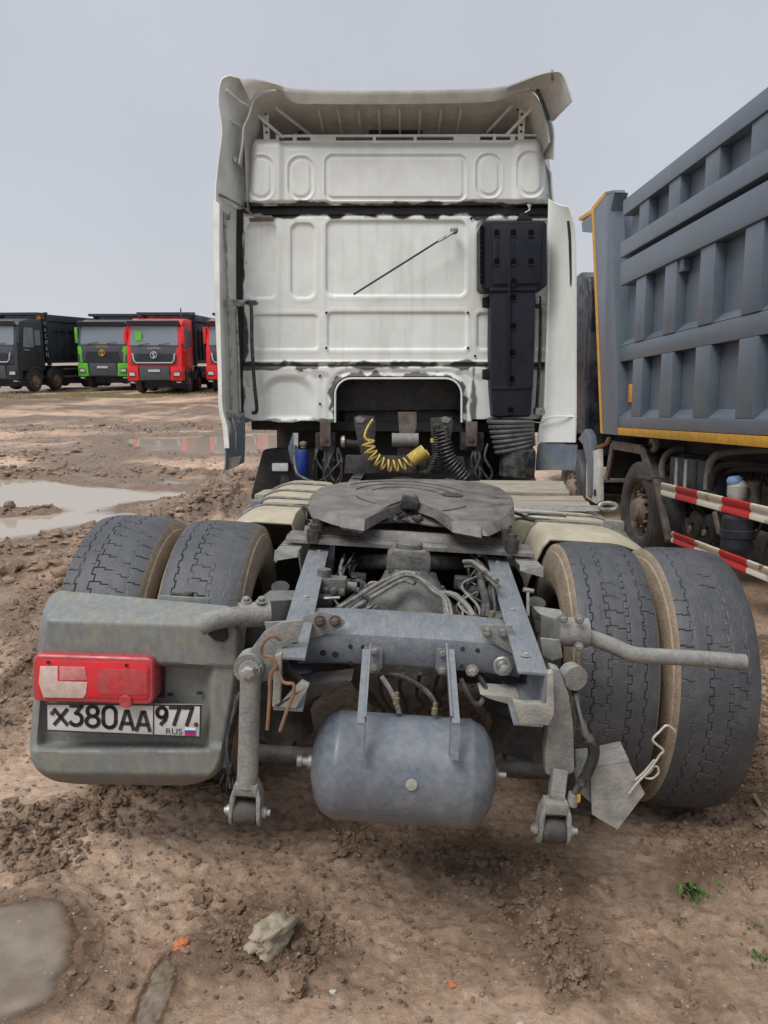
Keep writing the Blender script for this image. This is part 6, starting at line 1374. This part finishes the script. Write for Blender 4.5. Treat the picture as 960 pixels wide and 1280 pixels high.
lump_thing('pebble', 'white pebble right of the large pale stone', 'stone', 416, 1240, .009, 'panel_white', (1, 1, .6), .2, .3, 9)
def sprig(label, px, py, n, h, spread, mat='leaf', leaf=.02):
    x, y = G(px, py); rg = np.random.RandomState(int(px)); mb = MB()
    for k in range(n):
        a = rg.uniform(0, 2*pi); d = rg.uniform(0, spread); bx, by = x+d*cos(a), y+d*sin(a)*.8; b = Vector((bx, by, gz(bx, by)-.003))
        hh = h*rg.uniform(.4, 1); t = b+Vector((rg.uniform(-.6, .6)*hh, rg.uniform(-.6, .6)*hh, hh)); m_ = b.lerp(t, .5)+Vector((0, 0, hh*.15))
        w = leaf*rg.uniform(.5, 1.1); s_ = Vector((-(t-b).y, (t-b).x, 0)).normalized()*w/2 if (t-b).xy.length > 1e-5 else Vector((w/2, 0, 0))
        mb.add([b-s_*.3, b+s_*.3, m_+s_, m_-s_, t], [(0, 1, 2, 3), (3, 2, 4)])
    o = mb.build('weed' if n > 60 else 'thin_grass', mat, None, ID, ang=0); tag(o, label, 'weed' if n > 60 else 'grass', kind=None if n > 60 else 'stuff'); return o
sprig('leafy green weed growing in the mud behind the right wheels', 868, 1100, 70, .035, .05)
sprig('small green weed sprouting below the right hanging link', 686, 1076, 34, .022, .04, leaf=.010)
sprig('pale green weed at the right edge of the picture', 953, 1180, 34, .03, .05, leaf=.010)
sprig('thin pale grass sprig below the leafy weed', 848, 1132, 22, .022, .035, leaf=.006)
sprig('dry straw wisps beside the loose angle bracket', 835, 1045, 40, .02, .12, 'straw', .004)
sprig('dry grass wisps at the right edge beside the stick', 925, 1060, 46, .022, .12, 'straw', .004)
sprig('short green shoots right of the leafy weed', 905, 1095, 24, .018, .06, 'leaf', .006)
sprig('green shoots by the right edge under the stick', 948, 1140, 26, .02, .05, 'leaf', .006)
sprig('dry stalks scattered in the lower right corner', 900, 1230, 30, .015, .14, 'straw', .0035)
x0, y0 = G(943, 985); x1, y1 = G(962, 1012)
o = MB().tube([(x0, y0, gz(x0, y0)+.02), ((x0+x1)/2, (y0+y1)/2, gz(x0, y0)+.022), (x1, y1, gz(x1, y1)+.015)], .008, 6).build('stick', 'straw', None, ID); tag(o, 'short brown stick lying in the mud at the right edge', 'stick')
def far_grass():
    V = []; F = []; rg = np.random.RandomState(4); n = 0
    xs = rg.uniform(-24, -4, 9000); ys = 33.2+rg.exponential(1.1, 9000)+.4*np.sin(xs*1.3); keep = fbm(xs*.5, ys*.5, 3, 9) > -.08; xs, ys = xs[keep], ys[keep]; zs = terrain(xs, ys)[0]
    for x, y, z in zip(xs, ys, zs):
        h = rg.uniform(.03, .13); w = rg.uniform(.01, .03); dx = rg.uniform(-.05, .05); V += [(x-w, y, z-.01), (x+w, y, z-.01), (x+dx, y+.02, z+h)]; F.append((n, n+1, n+2)); n += 3
    me = bpy.data.meshes.new('grass'); me.from_pydata(V, [], F); me.materials.append(M['grass_far']); o = place(me, 'grass', None, ID, 0); tag(o, 'thin olive grass along the feet of the parked trucks', 'grass', kind='stuff')
pm('grass_far', (.15, .15, .05), .8, dirt=(.24, .20, .10), amt=.5, scale=1.5, bump=0)
far_grass()
